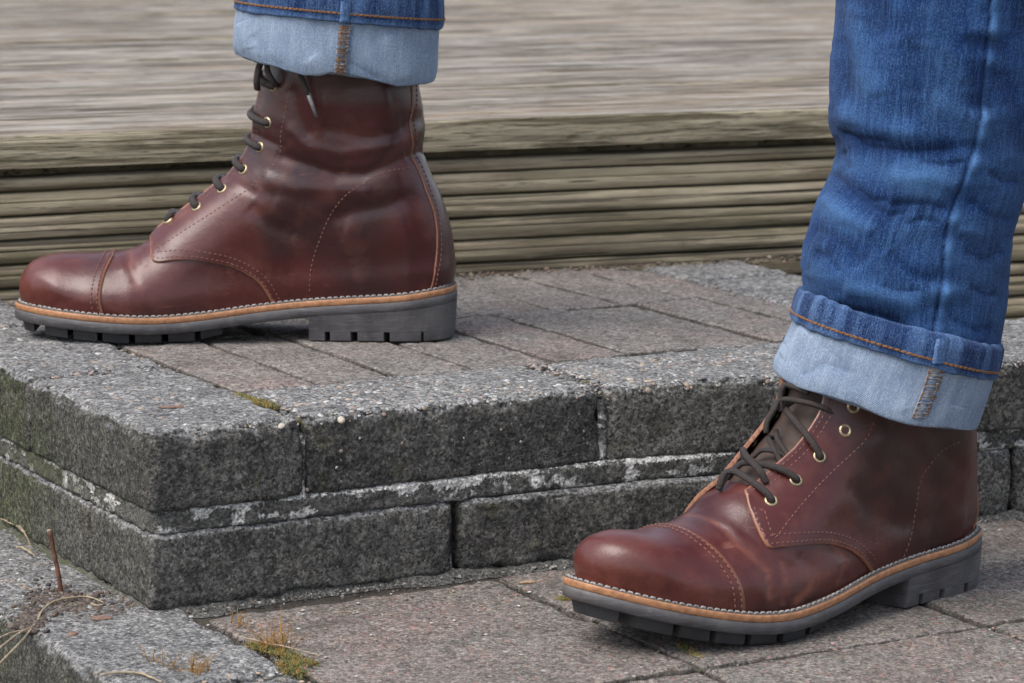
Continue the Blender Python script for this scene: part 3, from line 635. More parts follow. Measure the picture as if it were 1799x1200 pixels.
class Boot:
    def __init__(s, foot, spring, pb=PB, pf=PF, gap=(.010, .012)):
        s.foot = foot; s.k = spring; s.gap = gap
        s.F = cat(pf, 420); s.B = cat(pb, 260)
        sf = np.linspace(0, 1, 420); sb = np.linspace(0, 1, 260)
        def pf_at(x, z): return sf[np.argmin((s.F[:, 0] - x) ** 2 + (s.F[:, 1] - z) ** 2)]
        def pb_at(z): return sb[np.argmin(abs(s.B[:, 1] - z))]
        kf = [0, pf_at(.305, .055), pf_at(.255, .06), pf_at(.215, .080), pf_at(.172, .113), pf_at(.147, .150), 1]
        kb = [0, pb_at(.042), pb_at(.049), pb_at(.062), pb_at(.094), pb_at(.140), 1]
        kv = [0, .14, .30, .45, .62, .78, 1]
        s.kv, s.kf, s.kb = kv, kf, kb
        # normalised distances to the profiles
        s.Fp = np.vstack([s.F[:280:2], s.F[280:-1:6], s.F[-1:]]); s.Bp = np.vstack([s.B[:-1:5], s.B[-1:]]); s.Rx = np.interp(s.Fp[:, 1], [.0, .06, .09, .13], [.052, .040, .036, .052]); s.Rz = np.interp(-s.Fp[:, 0], [-.32, -.25, -.20, -.15], [.027, .031, .040, .05])
        s.wr = lambda X: 0 * X[..., 0]
    def lat(s, x):   # y limits of the sole outline: +y side, -y side
        la = np.interp(x, OX, LA); me = np.interp(x, OX, ME)
        # smooth
        return (la, me) if s.foot > 0 else (-me, -la)
    def xz(s, q, v):
        f = np.interp(v, s.kv, s.kf); b = np.interp(v, s.kv, s.kb); i = np.linspace(0, 1, 420); j = np.linspace(0, 1, 260)
        Fx, Fz = np.interp(f, i, s.F[:, 0]), np.interp(f, i, s.F[:, 1]); Bx, Bz = np.interp(b, j, s.B[:, 0]), np.interp(b, j, s.B[:, 1])
        t = (1 + np.cos(np.pi * q)) / 2; x = Bx + t * (Fx - Bx); z = Bz + t * (Fz - Bz)
        x0 = s.B[0, 0] + t * (s.F[0, 0] - s.B[0, 0]); z0 = s.B[0, 1] + t * (s.F[0, 1] - s.B[0, 1])
        c = (ztop(x0) - .0015 - z0) * np.clip(1 - v / .45, 0, 1) ** 1.3 * (1 - np.exp(-np.sin(np.pi * np.clip(t, 0, 1)) / .10))
        return x, z + c
    def yy(s, x, z, sg):
        la, me = s.lat(x); hb = (la - me) / 2 - .0062; yb = (la + me) / 2; ff = lambda t, p: (1 - (1 - np.clip(t, .02, 1)) ** p) ** (1 / p)
        hb = np.where(x > .27, np.clip(hb / ff((.3185 - x) / .052, 2.15), .029, .0455), np.where(x < .042, np.clip(hb / ff((x - .004) / .036, 2.1), .027, .033), hb)); h = np.clip(z - ztop(x), 0, None)
        ws = np.interp(z, [.05, .09, .125, .16, .19, .215], [.0335, .0345, .0350, .0385, .0425, .0445]) + .002
        k = sm(0, .078, h); Wd = hb * (1 - k) + ws * k + .0015 * np.exp(-((h - .012) / .010) ** 2); yc = yb * (1 - k) + 0 * k
        sh = x.shape; X = x.ravel(); Z = z.ravel(); t = np.full(X.shape, 9.0)
        def segd(t, a, b, rx, rz):
            ax, az = (b[0] - a[0]) / rx, (b[1] - a[1]) / rz; ux, uz = (X - a[0]) / rx, (Z - a[1]) / rz
            w = np.clip((ux * ax + uz * az) / (ax * ax + az * az), 0, 1); return np.minimum(t, (ux - w * ax) ** 2 + (uz - w * az) ** 2)
        for k in range(len(s.Fp) - 1): t = segd(t, s.Fp[k], s.Fp[k + 1], (s.Rx[k] + s.Rx[k + 1]) / 2, (s.Rz[k] + s.Rz[k + 1]) / 2)
        tf = np.sqrt(t)
        t = np.full(X.shape, 9.0)
        for k in range(len(s.Bp) - 1): t = segd(t, s.Bp[k], s.Bp[k + 1], .036, .036)
        tb = np.sqrt(t)
        f = lambda t, p: (1 - (1 - np.clip(t, 0, 1)) ** p) ** (1 / p)
        r = (f(tf, 2.15) * f(tb, 2.1)).reshape(sh)
        return yc + sg * Wd * r
    def raw(s, q, v):
        x, z = s.xz(q, v); sg = np.sign(np.sin(np.pi * q)); y = s.yy(x, z, sg)
        e = np.abs(np.sin(np.pi * q)) < 1e-6
        la, me = s.lat(x); h = np.clip(z - ztop(x), 0, None); k = sm(0, .078, h)
        y = np.where(e, (la + me) / 2 * (1 - k), y)
        return np.stack([x, y, z], -1)
    def normal(s, q, v):
        e = 2e-3; a = s.raw(q + e, v) - s.raw(q - e, v); vv = np.clip(v, e, 1 - e); b = s.raw(q, vv + e) - s.raw(q, vv - e)
        n = np.cross(a, b); n /= np.linalg.norm(n, axis=-1, keepdims=True) + 1e-12
        # outward
        c = s.raw(q, v); out = np.stack([0 * c[..., 0], c[..., 1], 0 * c[..., 0]], -1)
        return n
    def P(s, q, v, off=0.0):
        q = np.asarray(q, float); v = np.asarray(v, float)
        X = s.raw(q, v); n = s.normal(q, v); off = np.asarray(off, float) * np.ones(q.shape)
        X2 = X + n * (off + s.wr(X))[..., None]
        return s.bend(X2), n
    def bend(s, X):
        X = X.copy(); X[..., 2] += s.k * np.clip((X[..., 0] - .20) / .1235, 0, None) ** 1.7; return X
    def inv(s, pts, sg):
        """(x,z) list on side sg -> (q,v)"""
        if not hasattr(s, '_g'):
            qq, vv = np.meshgrid(np.linspace(.0, 1.0, 200), np.linspace(0, 1, 240)); s._g = (qq.ravel(), vv.ravel(), *[a.ravel() for a in s.xz(qq, vv)])
        out = []
        for x, z in pts:
            i = int(np.argmin((s._g[2] - x) ** 2 + (s._g[3] - z) ** 2)); q, v = s._g[0][i], s._g[1][i]; hq, hv = .005, .0042
            for _ in range(6):
                qq, vv = np.meshgrid(np.clip(q + hq * np.linspace(-1, 1, 7), 0, 1), np.clip(v + hv * np.linspace(-1, 1, 7), 0, 1)); a, b = s.xz(qq, vv)
                i = int(np.argmin((a - x) ** 2 + (b - z) ** 2)); q, v = qq.ravel()[i], vv.ravel()[i]; hq *= .45; hv *= .45
            out.append((sg * q, v))
        return np.array(out)
    def pick(s, pxs, frame):
        """photo pixels -> (x, z) in mm of the surface point seen there"""
        O, rz = frame; c, sn = math.cos(rz), math.sin(rz)
        if not hasattr(s, '_pk'):
            qq, vv = np.meshgrid(np.linspace(-.02, .98, 330), np.linspace(0, .999, 330)); X, n = s.P(qq, vv); Wd = lambda A: np.stack([A[..., 0] * c - A[..., 1] * sn, A[..., 0] * sn + A[..., 1] * c, A[..., 2]], -1)
            Xw = Wd(X) + O; nw = Wd(n); vis = (nw * (CAM - Xw)).sum(-1) > 0; s._pk = (px(Xw)[vis], s.raw(qq, vv)[vis], qq[vis], vv[vis])
        out = []
        for q in pxs:
            d = ((s._pk[0] - np.array(q)) ** 2).sum(-1); i = np.argsort(d)[:5]; w = 1 / (np.sqrt(d[i]) + .3); w /= w.sum(); out.append(((s._pk[1][i, 0] * w).sum() * 1000, (s._pk[1][i, 2] * w).sum() * 1000))
        return out
    def pickqv(s, q):
        d = ((s._pk[0] - np.array(q)) ** 2).sum(-1); i = np.argsort(d)[:4]; w = 1 / (np.sqrt(d[i]) + .3); w /= w.sum(); return (s._pk[2][i] * w).sum(), (s._pk[3][i] * w).sum()

def tri_shell(poly, step_q, step_v):
    """triangulate polygon in (q,v) with an interior lattice"""
    poly = np.asarray(poly, float); lo, hi = poly.min(0), poly.max(0)
    qs = np.arange(lo[0] + step_q / 2, hi[0], step_q); vs_ = np.arange(lo[1] + step_v / 2, hi[1], step_v)
    G_ = np.stack(np.meshgrid(qs, vs_), -1); G_[1::2, :, 0] += step_q / 2; G_ = G_.reshape(-1, 2)
    x, y = G_[:, 0], G_[:, 1]; ins = np.zeros(len(G_), bool); dm = np.full(len(G_), 9.0)
    for i in range(len(poly)):
        a, b = poly[i], poly[(i + 1) % len(poly)]
        c = ((a[1] > y) != (b[1] > y)) & (x < (b[0] - a[0]) * (y - a[1]) / (b[1] - a[1] + 1e-15) + a[0]); ins ^= c
        ab = (b - a) / [step_q, step_v]; L = ab @ ab + 1e-12; pa_ = (G_ - a) / [step_q, step_v]; t = np.clip(pa_ @ ab / L, 0, 1); dm = np.minimum(dm, np.linalg.norm(pa_ - t[:, None] * ab, axis=1))
    G_ = G_[ins & (dm > .45)]
    n = len(poly); mt = np.array([.15, .27]); Pm = poly * mt; Tt = np.roll(Pm, -1, 0) - np.roll(Pm, 1, 0); Tt /= np.linalg.norm(Tt, axis=1)[:, None] + 1e-12
    ar = np.sum(Pm[:, 0] * np.roll(Pm[:, 1], -1) - np.roll(Pm[:, 0], -1) * Pm[:, 1]); Ni = np.stack([-Tt[:, 1], Tt[:, 0]], -1) * (1 if ar > 0 else -1); RI = (Pm + Ni * .0011) / mt
    ok = np.ones(n, bool)
    for i in range(n):
        dd = np.linalg.norm((Pm - (RI[i] * mt)), axis=1); ok[i] = dd.min() > .0008
    RI = RI[ok]; G_ = G_[[(np.linalg.norm((RI - g) * mt, axis=1).min() > .0007) for g in G_]] if len(G_) else G_; G_ = np.vstack([RI, G_])
    pts = [Vector((p[0] / step_q, p[1] / step_v)) for p in np.vstack([poly, G_])]
    r = geometry.delaunay_2d_cdt(pts, [(i, (i + 1) % n) for i in range(n)], [], 1, 1e-4)
    V = np.array([(p.x * step_q, p.y * step_v) for p in r[0]]); F = [list(f) for f in r[2]]
    cnt = {}
    for f in F:
        for i in range(len(f)):
            a, b = f[i], f[(i + 1) % len(f)]; cnt[(a, b)] = 1
    bd = [(a, b) for (a, b) in cnt if (b, a) not in cnt]
    return V, F, bd
def dens(poly, n):
    P = np.vstack([poly, poly[:1]]); s_ = np.r_[0, np.cumsum(np.linalg.norm(np.diff(P, axis=0) * [1.0, .8], axis=1))]
    t = np.linspace(0, s_[-1], n + 1)[:-1]; t = np.unique(np.r_[t, s_[:-1]])
    t = t[np.r_[True, np.diff(t) > 1e-4]]
    return np.stack([np.interp(t, s_, P[:, k]) for k in (0, 1)], -1)

def build_boot(B, name, label, loc, rz, seed, spec):
    T = thing(name, label, 'boot', loc, rz, 'brown leather lace-up boots')
    lm, raw_ = M['leather'], M['raw']
    wearf = spec['wear']; darkf = spec['dark']
    nq = 260
    def attrs(X): return {'wear': wearf(X), 'dark': darkf(X)}
    # vamp
    vt = .50; q = np.linspace(-1, 1, nq + 1)[:-1]; v = np.linspace(0, vt, 130); Q, Vv = np.meshgrid(q, v); X, n = B.P(Q, Vv, 0.0); X = X.reshape(-1, 3)
    mk('vamp', X, grid_faces(nq, len(v), True)[:, ::-1], lm, T, attrs=attrs(X))
    # tongue, bulging softly behind the laces
    q = np.linspace(-.32, .32, 60); v = np.linspace(.44, 1, 110); Q, Vv = np.meshgrid(q, v)
    X, n = B.P(Q, Vv, -.0035 - .0015 * np.cos(Q * 9)); X = X + n * (.0009 * vn(X, 60, seed) + .0006 * vn(X * [1, .3, 2], 120, seed + 2))[..., None]
    X = X.reshape(-1, 3); mk('tongue', X, grid_faces(60, 110)[:, ::-1], M['tongue'], T, attrs=attrs(X))
    def panel(pname, poly, th, sq=.011, sv=.0075, offf=None, lip=.0006):
        Vq, F, bd = tri_shell(poly, sq, sv); off = th if offf is None else offf(Vq, th)
        X, nn = B.P(Vq[:, 0], Vq[:, 1], off); nb = len(X)
        # boundary wall, with the raw leather cut showing
        be = sorted({a for e in bd for a in e}); mp = {a: nb + i for i, a in enumerate(be)}; mp2 = {a: nb + len(be) + i for i, a in enumerate(be)}
        X1, _ = B.P(Vq[be, 0], Vq[be, 1], (off if np.isscalar(off) else off[be]) - .0002); X1 = X[be] - nn[be] * .0003
        X2 = X[be] - nn[be] * (th + lip)
        FF = list(F); mi = [0] * len(F)
        for a, b in bd: FF.append([b, a, mp2[a], mp2[b]]); mi.append(1)
        X = np.vstack([X, X1, X2]); FF = [f[::-1] for f in FF]
        at_ = attrs(X); at_['wear'] = at_['wear'].copy(); at_['wear'][be] = 1.0; at_['dark'] = at_['dark'].copy(); at_['dark'][be] = 0
        rim_ = np.zeros(len(X)); rim_[be] = 1; at_['rim'] = rim_
        o = mk(pname, X, FF, [lm, raw_], T, mi=mi, attrs=at_)
        # sharp edge between face and cut
        return o
    def flip_check(o): pass
    # toe cap
    def capcurve(dx):
        half = []
        for c_, sg in ((spec['cap'], 1), (spec.get('cap2', spec['cap']), -1)):
            xt = spec['captopx'] + dx; i = int(np.argmin(np.abs(B.F[:330, 0] - xt) + (B.F[:330, 1] < .045) * 9)); top = B.F[i]
            P = cat(np.vstack([np.array(c_) + [dx, 0], [top]]), 40)[:-1]; P[0, 1] -= .003; a = B.inv(P, sg); a[0, 1] = 0
            keep = np.abs(a[:, 0]) > .012; half.append(a[keep]); vt_ = B.inv([top], 1)[0][1]
        return np.vstack([half[0], [(0, vt_)], half[1][::-1]])
    qv = cat(capcurve(0), 110); qv[0, 1] = qv[-1, 1] = 0
    base = np.stack([np.linspace(qv[-1, 0], qv[0, 0], 60)[1:-1], np.zeros(58)], -1)
    panel('toe_cap', np.vstack([qv, base]), .0012)
    # quarters
    objs = []
    for sg in (1, -1):
        e = spec['edge']; g0, g1 = B.gap
        vv = np.linspace(1, .40, 110); qf = []
        for t in vv:
            qs = np.linspace(0, .5, 240); yv = np.abs(B.raw(qs * sg, np.full(240, t))[:, 1]); g = np.interp(t, [.44, .6, .85, 1], [g0, g1, g1, g1 * .9]); qf.append(sg * np.interp(g, yv, qs))
        face = np.stack([qf, vv], -1)
        scal = spec.get('scallop', 0)
        low = B.inv(cat(np.array(spec['tab']) / 1000, 90), sg); low[-1, 1] = 0
        face = face[face[:, 1] > low[0, 1] + .004]
        bq = np.linspace(low[-1, 0], sg * .965, 60)[1:]; base = np.stack([bq, 0 * bq], -1)
        back = np.stack([np.full(60, sg * .965), np.linspace(0, 1, 61)[1:]], -1); topq = np.linspace(sg * .965, face[0, 0], 40)[1:-1]; top = np.stack([topq, 0 * topq + 1], -1)
        poly = np.vstack([face, low, base, back, top])
        if sg < 0: poly = poly[::-1]
        fl = face
        def offf(Vq, th):
            d = np.abs(Vq[:, 0]) - np.interp(Vq[:, 1], fl[::-1, 1], np.abs(fl[::-1, 0])); return th + np.exp(-(np.clip(d, 0, 1) / .035) ** 2) * spec['lift'](Vq[:, 1]) 
        o = panel('quarter', poly, .0018, .010, .0068, offf, .0009)
        if spec.get('sides'): o['label'] = spec['sides'][0 if sg > 0 else 1]
        objs.append((sg, face, low, offf))
    # backstay over the heel seam
    bs = B.inv(cat(np.array(spec['back']) / 1000, 60), 1); bs[0, 1] = 0; bs[-1, 1] = 1
    right = bs.copy(); left = bs[::-1].copy(); left[:, 0] = 2 - left[:, 0]
    top = np.stack([np.linspace(right[-1, 0], left[0, 0], 12)[1:-1], np.ones(10)], -1); bot = np.stack([np.linspace(left[-1, 0], right[0, 0], 12)[1:-1], np.zeros(10)], -1)
    panel('backstay', np.vstack([right, top, left, bot]), .0026, .010, .0075, None, .0012)
    # stitching
    sa = Acc()
    def stitch_qv(qv, off, L=.0026, gap=.0011, r=.00042, twist=0.0, acc=None, m=0):
        acc = acc or sa
        qd = cat(qv, 400); X, n = B.P(qd[:, 0], qd[:, 1], off if not callable(off) else off(qd)); s_ = np.r_[0, np.cumsum(np.linalg.norm(np.diff(X, axis=0), axis=1))]
        t = 0.0
        while t + L < s_[-1]:
            P = np.array([[np.interp(t + L * k, s_, X[:, c]) for c in range(3)] for k in (0, .25, .75, 1)]); Nn = np.array([np.interp(t + L / 2, s_, n[:, c]) for c in range(3)])
            P[0] -= Nn * .0006; P[-1] -= Nn * .0006; P += Nn * .0002
            V, F = tube(P, [r * .8, r, r, r * .8], 5); acc.add(V, F, m); t += L + gap
    def off_xz(P, d):   # sideways offset of an (x,z) curve
        T_ = np.gradient(P, axis=0); T_ /= np.linalg.norm(T_, axis=1)[:, None]; return P + np.stack([T_[:, 1], -T_[:, 0]], -1) * d
    for sg, face, low, offf in objs:
        tab = cat(np.array(spec['tab']) / 1000, 46)
        for dd in spec['tabrows']: 
            c = off_xz(tab, dd)[2:]; c = c[c[:, 1] > ztop(c[:, 0]) + .001]; stitch_qv(B.inv(c, sg), .0016)
        f2 = face.copy(); f2[:, 0] += sg * .022; f3 = face.copy(); f3[:, 0] += sg * .048
        stitch_qv(f2[3:-1], lambda qd: offf(qd, .0015)); stitch_qv(f3[3:-2], lambda qd: offf(qd, .0015))
        stitch_qv(B.inv(cat(np.array(spec['eyestay']) / 1000, 40), sg), .0016)
        stitch_qv(B.inv(cat(np.array(spec['counter']) / 1000, 40), sg), .0016, r=.00045, m=spec.get('cm', 0))
        c = off_xz(cat(np.array(spec['back']) / 1000, 60), -.0026); c[:, 0] = np.maximum(c[:, 0], .006); stitch_qv(B.inv(c, sg), .0027)
    for dx in (.0024, .0068):
        c = capcurve(dx)[1:-1]; stitch_qv(c, .0013, r=.00045)
    so = sa.build('stitching', [M['thread'], M['wthread']], T); so['kind'] = 'stuff'
    # sole unit: outline, welt, midsole, heel and lugs
    out = _o.copy()
    if B.foot < 0: out[:, 1] *= -1; out = out[::-1]
    cen = np.array([.16, 0]); T2 = np.roll(out, -1, 0) - np.roll(out, 1, 0); T2 /= np.linalg.norm(T2, axis=1)[:, None]; N2 = np.stack([T2[:, 1], -T2[:, 0]], -1)
    if ((out - cen) * N2).sum() < 0: N2 = -N2
    m_ = len(out)
    def ring(off, dz): 
        c = out + N2 * (off * np.ones(m_))[:, None]; X = np.stack([c[:, 0], c[:, 1], ztop(out[:, 0]) + dz], -1); return B.bend(X)
    def loft(nm_, rows, mats, mi=None, close=True, parent=T, cap0=False, cap1=False):
        V = np.vstack(rows); F = grid_faces(m_, len(rows), True).tolist()
        idx = [0] * len(F) if mi is None else [mi[k // m_] for k in range(len(F))]
        ccw = np.sum(out[:, 0] * np.roll(out[:, 1], -1) - np.roll(out[:, 0], -1) * out[:, 1]) > 0
        if not ccw: F = [f[::-1] for f in F]
        if cap0: F.append(list(range(m_)) if not ccw else list(range(m_))[::-1]); idx.append(idx[0])
        if cap1: k = (len(rows) - 1) * m_; F.append(list(range(k, k + m_)) if ccw else list(range(k, k + m_))[::-1]); idx.append(idx[-1])
        return mk(nm_, V, F, mats, parent, mi=idx)
    nz = lambda sc, a_, sd: (fbm(np.c_[out, np.zeros(m_)], sc, sd, 2) * a_)
    loft('welt', [ring(-.012, -.0048), ring(-.0006, -.0048), ring(-.0001 + nz(300, .00015, 2), -.0042), ring(0 + nz(300, .0002, 3), -.0012), ring(-.0004, -.0003), ring(-.0012, .0), ring(-.004, .0002), ring(-.013, .0003)], [M['welt'], M['weltTop']], [0, 0, 0, 0, 1, 1, 1])
    loft('midsole', [ring(-.012, -.0125), ring(-.0008, -.0125), ring(.0002, -.0118), ring(.0006 + nz(200, .0002, 5), -.0085), ring(.0004, -.0054), ring(-.0002, -.0049), ring(-.012, -.0049)], M['rubber'], cap0=True)
    # storm stitches on the welt
    wa = Acc(); X = ring(-.0030, .0008); s_ = np.r_[0, np.cumsum(np.linalg.norm(np.diff(np.vstack([X, X[:1]]), axis=0), axis=1))]; XX = np.vstack([X, X[:1]]); NN = np.vstack([N2, N2[:1]])
    t = 0
    while t + .0036 < s_[-1]:
        P = np.array([[np.interp(t + .0036 * k, s_, XX[:, c]) for c in range(3)] for k in (0, .25, .75, 1)]); P[0, 2] -= .0011; P[-1, 2] -= .0011
        P[:, :2] += random.gauss(0, .00015); V, F = tube(P, .00075, 6); wa.add(V, F); t += .0046
    wo = wa.build('welt_stitching', M['wthread'], T); wo['kind'] = 'stuff'
    # heel
    def section(x0, x1, inset, skew=0.0):
        """closed outline slice between x0 and x1 (skewed for the breast)"""
        la_, me_ = None, None
        c = out - N2 * inset; 
        up = c[c[:, 1] > np.interp(c[:, 0], [0, .3235], [0, -.010 * B.foot])]; dn = c[c[:, 1] <= np.interp(c[:, 0], [0, .3235], [0, -.010 * B.foot])]
        up = up[np.argsort(up[:, 0])]; dn = dn[np.argsort(dn[:, 0])]
        def lim(arr, s_):
            a0, a1 = x0 + skew * s_, x1 + skew * s_
            xs_ = np.linspace(max(a0, arr[0, 0] if x0 <= 0 else a0), a1, 16); 
            if x0 <= 0: xs_ = arr[0, 0] + (a1 - arr[0, 0]) * np.linspace(0, 1, 22) ** 2
            elif x1 >= .3: xs_ = a0 + (arr[-1, 0] - a0) * (1 - np.linspace(1, 0, 22) ** 2)
            return np.stack([xs_, np.interp(xs_, arr[:, 0], arr[:, 1])], -1)
        A, D = lim(up, 1), lim(dn, -1); return np.vstack([A, D[::-1]])
    def prism(nm_, x0, x1, z0, z1, inset0, inset1, mat, skew=0.0, parent=T, bev=.0006, zbot=None, bd=False):
        L0 = section(x0, x1, inset0, skew); L1 = section(x0, x1, inset1, skew); n = len(L0)
        zf0 = (lambda x: np.full(len(x), z0)) if not callable(z0) else z0; zf1 = (lambda x: np.full(len(x), z1)) if not callable(z1) else z1
        ce = L0.mean(0); sh = lambda L, e: L + (ce - L) / (np.linalg.norm(ce - L, axis=1)[:, None] + 1e-9) * e
        rows = [np.c_[sh(L0, bev), zf0(L0[:, 0])], np.c_[L0, zf0(L0[:, 0]) + bev], np.c_[(L0 + L1) / 2, (zf0(L0[:, 0]) + zf1(L1[:, 0])) / 2], np.c_[L1, zf1(L1[:, 0])]]
        V = np.vstack(rows); F = grid_faces(n, 4, True).tolist(); F.append(list(range(n))); F.append([3 * n + i for i in range(n)])
        area = np.sum(L0[:, 0] * np.roll(L0[:, 1], -1) - np.roll(L0[:, 0], -1) * L0[:, 1])
        F = [f if area > 0 else f[::-1] for f in F[:-2]] + ([F[-2][::-1], F[-1]] if area > 0 else [F[-2], F[-1][::-1]])
        if bd: V = B.bend(V)
        return mk(nm_, V, F, mat, parent, smooth=False)
    sk = B.foot * -.009
    hb = prism('heel', 0, .098, .0068, lambda x: ztop(x) - .0118, .0008, -.0004, M['rubber'], sk)
    for a_, b_ in ((0, .0145), (.0165, .039), (.0435, .0625), (.0675, .0825), (.0865, .098)):
        prism('lug', a_, b_, .0, .0072, .0016, .0008, M['rubber'], sk * (a_ > 0 and 1 or 1), parent=hb)
    ms = [o for o in T.children if o.name.startswith('midsole')][0]
    for a_, b_ in ((.3075, .3235), (.281, .2985), (.2590, .2765), (.2360, .2550), (.2130, .2315), (.1895, .2080), (.1700, .1850)):
        zb = lambda x: np.maximum(.0, ztop(x) - .0195 - .0 * x) + np.where(x > .19, 0, 0) * 1.0
        prism('lug', a_, b_, lambda x: np.clip(ztop(x) - .0203, 0, None) + np.clip(.19 - x, 0, 1) * .12, lambda x: ztop(x) - .0121, .0062, .0048, M['lug'], 0, parent=ms, bd=True)
    # eyelets
    holes = {}
    for sg in (1, -1):
        for k, (x, z) in enumerate(spec['eyelets']):
            qv = B.inv([(x / 1000, z / 1000)], sg)[0]; qv = np.array([qv]); of = objs[0 if sg > 0 else 1][3]
            X, n = B.P(qv[:, 0], qv[:, 1], of(qv, .0015)); X, n = X[0], n[0]; holes[(sg, k)] = (X, n)
            rot = np.array(Vector(n).to_track_quat('Z', 'Y').to_matrix())
            a_ = np.linspace(0, 2 * np.pi, 25)[:-1]; V = []
            for rr, hh in ((.0021, -.0006), (.0023, .0004), (.0030, .0010), (.0038, .0008), (.0043, .0001), (.0044, -.0006)):
                V.append(np.stack([rr * np.cos(a_), rr * np.sin(a_), np.full(24, hh)], -1))
            V = np.vstack(V) @ rot.T + X; F = [f[::-1] for f in grid_faces(24, 6, True).tolist()]
            V = np.vstack([V, (np.stack([.0023 * np.cos(a_), .0023 * np.sin(a_), np.full(24, .0002)], -1) @ rot.T + X)]); F.append([144 + i for i in range(24)])
            e = mk('eyelet', V, F, [M['brass'], M['hole']], T, mi=[0] * (len(F) - 1) + [1])
    spec['laces'](B, T, holes, objs)
    return T

def smooth_path(P, n=40): return cat(P, n)
def lace(T, P, r=.0019, n=48, flat=.8, name='lace'):
    P = cat(P, n); d = vn(P, 400, 3)[:, None] * .0001
    V, F = tube(P + d, r, 10, flat=flat); return mk(name, V, F, M['lace'], T)
def toplan(B, q, v, h):
    X, n = B.P(np.array([q]), np.array([v]), h); return X[0]
def edge_qv(objs, sg, v):
    f = objs[0 if sg > 0 else 1][1][::-1]; return np.interp(v, f[:, 1], f[:, 0])
def folds(lines):
    """lines: (points mm, width mm, amp mm)"""
    def f(X, side=0):
        s_ = X[..., [0, 2]] * 1000; r = 0
        for pts, w, a in lines:
            d, t = pdist(s_, np.array(pts, float)); r = r + a * np.exp(-(d / w) ** 2) * np.clip(4 * np.sin(np.pi * np.clip(t, .02, .98)), 0, 1) / 1000
        return r
    return f
# --- rear boot (right foot, seen from its inner side)
B1O = np.array([.1835, .378, H]); FR1 = (B1O, math.pi)
B1 = Boot(-1, 0.0, gap=(.009, .0095))
def p1(*ps, dy=0): return B1.pick(ps, FR1)   # photo pixels -> local (x, z) in mm on the near side of the rear boot
cr1 = [(p1((480, 268), (543, 289), (590, 306), (640, 306), (722, 270)), 4.6, -2.6), (p1((560, 222), (652, 240), (722, 222)), 5.5, -1.8), (p1((435, 361), (475, 394), (525, 413)), 6, -1.6),
       (p1((575, 386), (620, 372), (680, 360), (738, 340)), 6.0, -1.7), (p1((455, 312), (525, 330), (585, 332), (660, 336)), 6.5, 2.3), (p1((560, 182), (620, 190), (690, 180)), 10, 1.8), (p1((500, 215), (540, 256), (600, 270), (705, 248)), 4.5, 1.5),
       (p1((600, 405), (660, 425), (720, 405)), 14, 1.8), (p1((512, 150), (528, 200), (545, 245)), 4.5, -1.5), (p1((228, 440), (232, 475), (240, 500)), 2.6, -1.0), (p1((212, 445), (215, 480)), 3, .6), (p1((250, 430), (255, 470)), 3.2, .7), (p1((385, 296), (430, 330), (455, 345)), 3.4, -1.2), (p1((440, 232), (480, 250), (505, 262)), 3.2, -1.4),
       (p1((400, 480), (450, 470), (500, 440)), 12, 1.3), (p1((712, 278), (742, 262)), 5, -2.2), (p1((700, 215), (742, 205)), 5, -1.4), (p1((480, 350), (540, 370), (600, 350)), 8, 1.2), (p1((600, 150), (660, 145), (720, 150)), 5, -.6)]
f1 = folds(cr1)
B1.wr = lambda X: f1(X) + fbm(X + 3, 22, 11, 2) * .0006
def wear1(X):
    s_ = X[:, [0, 2]] * 1000; d, _ = pdist(s_, np.array(p1((228, 440), (232, 475), (240, 505)))); w = .45 * np.exp(-(d / 3) ** 2)
    d, _ = pdist(s_, np.array(p1((60, 470), (50, 510)))); w += .30 * np.exp(-(d / 16) ** 2); d, _ = pdist(s_, np.array(p1((230, 540), (420, 520)))); w += .12 * np.exp(-(d / 14) ** 2)
    return np.clip(w, 0, 1)
def dark1(X):
    s_ = X[:, [0, 2]] * 1000; w = 0
    for pts, r_, a in (((640, 400), 20, .55), ((700, 450), 22, .35), ((590, 150), 26, .6), ((680, 140), 26, .6), ((350, 490), 20, .3), ((480, 420), 22, .3), ((180, 460), 12, .35)):  # the two highest spots paint the cuff's shadow into the leather colour
        c = np.array(p1(pts)[0]); w = w + a * np.exp(-(np.linalg.norm(s_ - c, axis=1) / r_) ** 2)
    d, _ = pdist(s_, np.array([(12, 40), (10, 90), (24, 130)])); w = w + .35 * np.exp(-(d / 7) ** 2)
    return np.clip(w * .6, 0, .6)
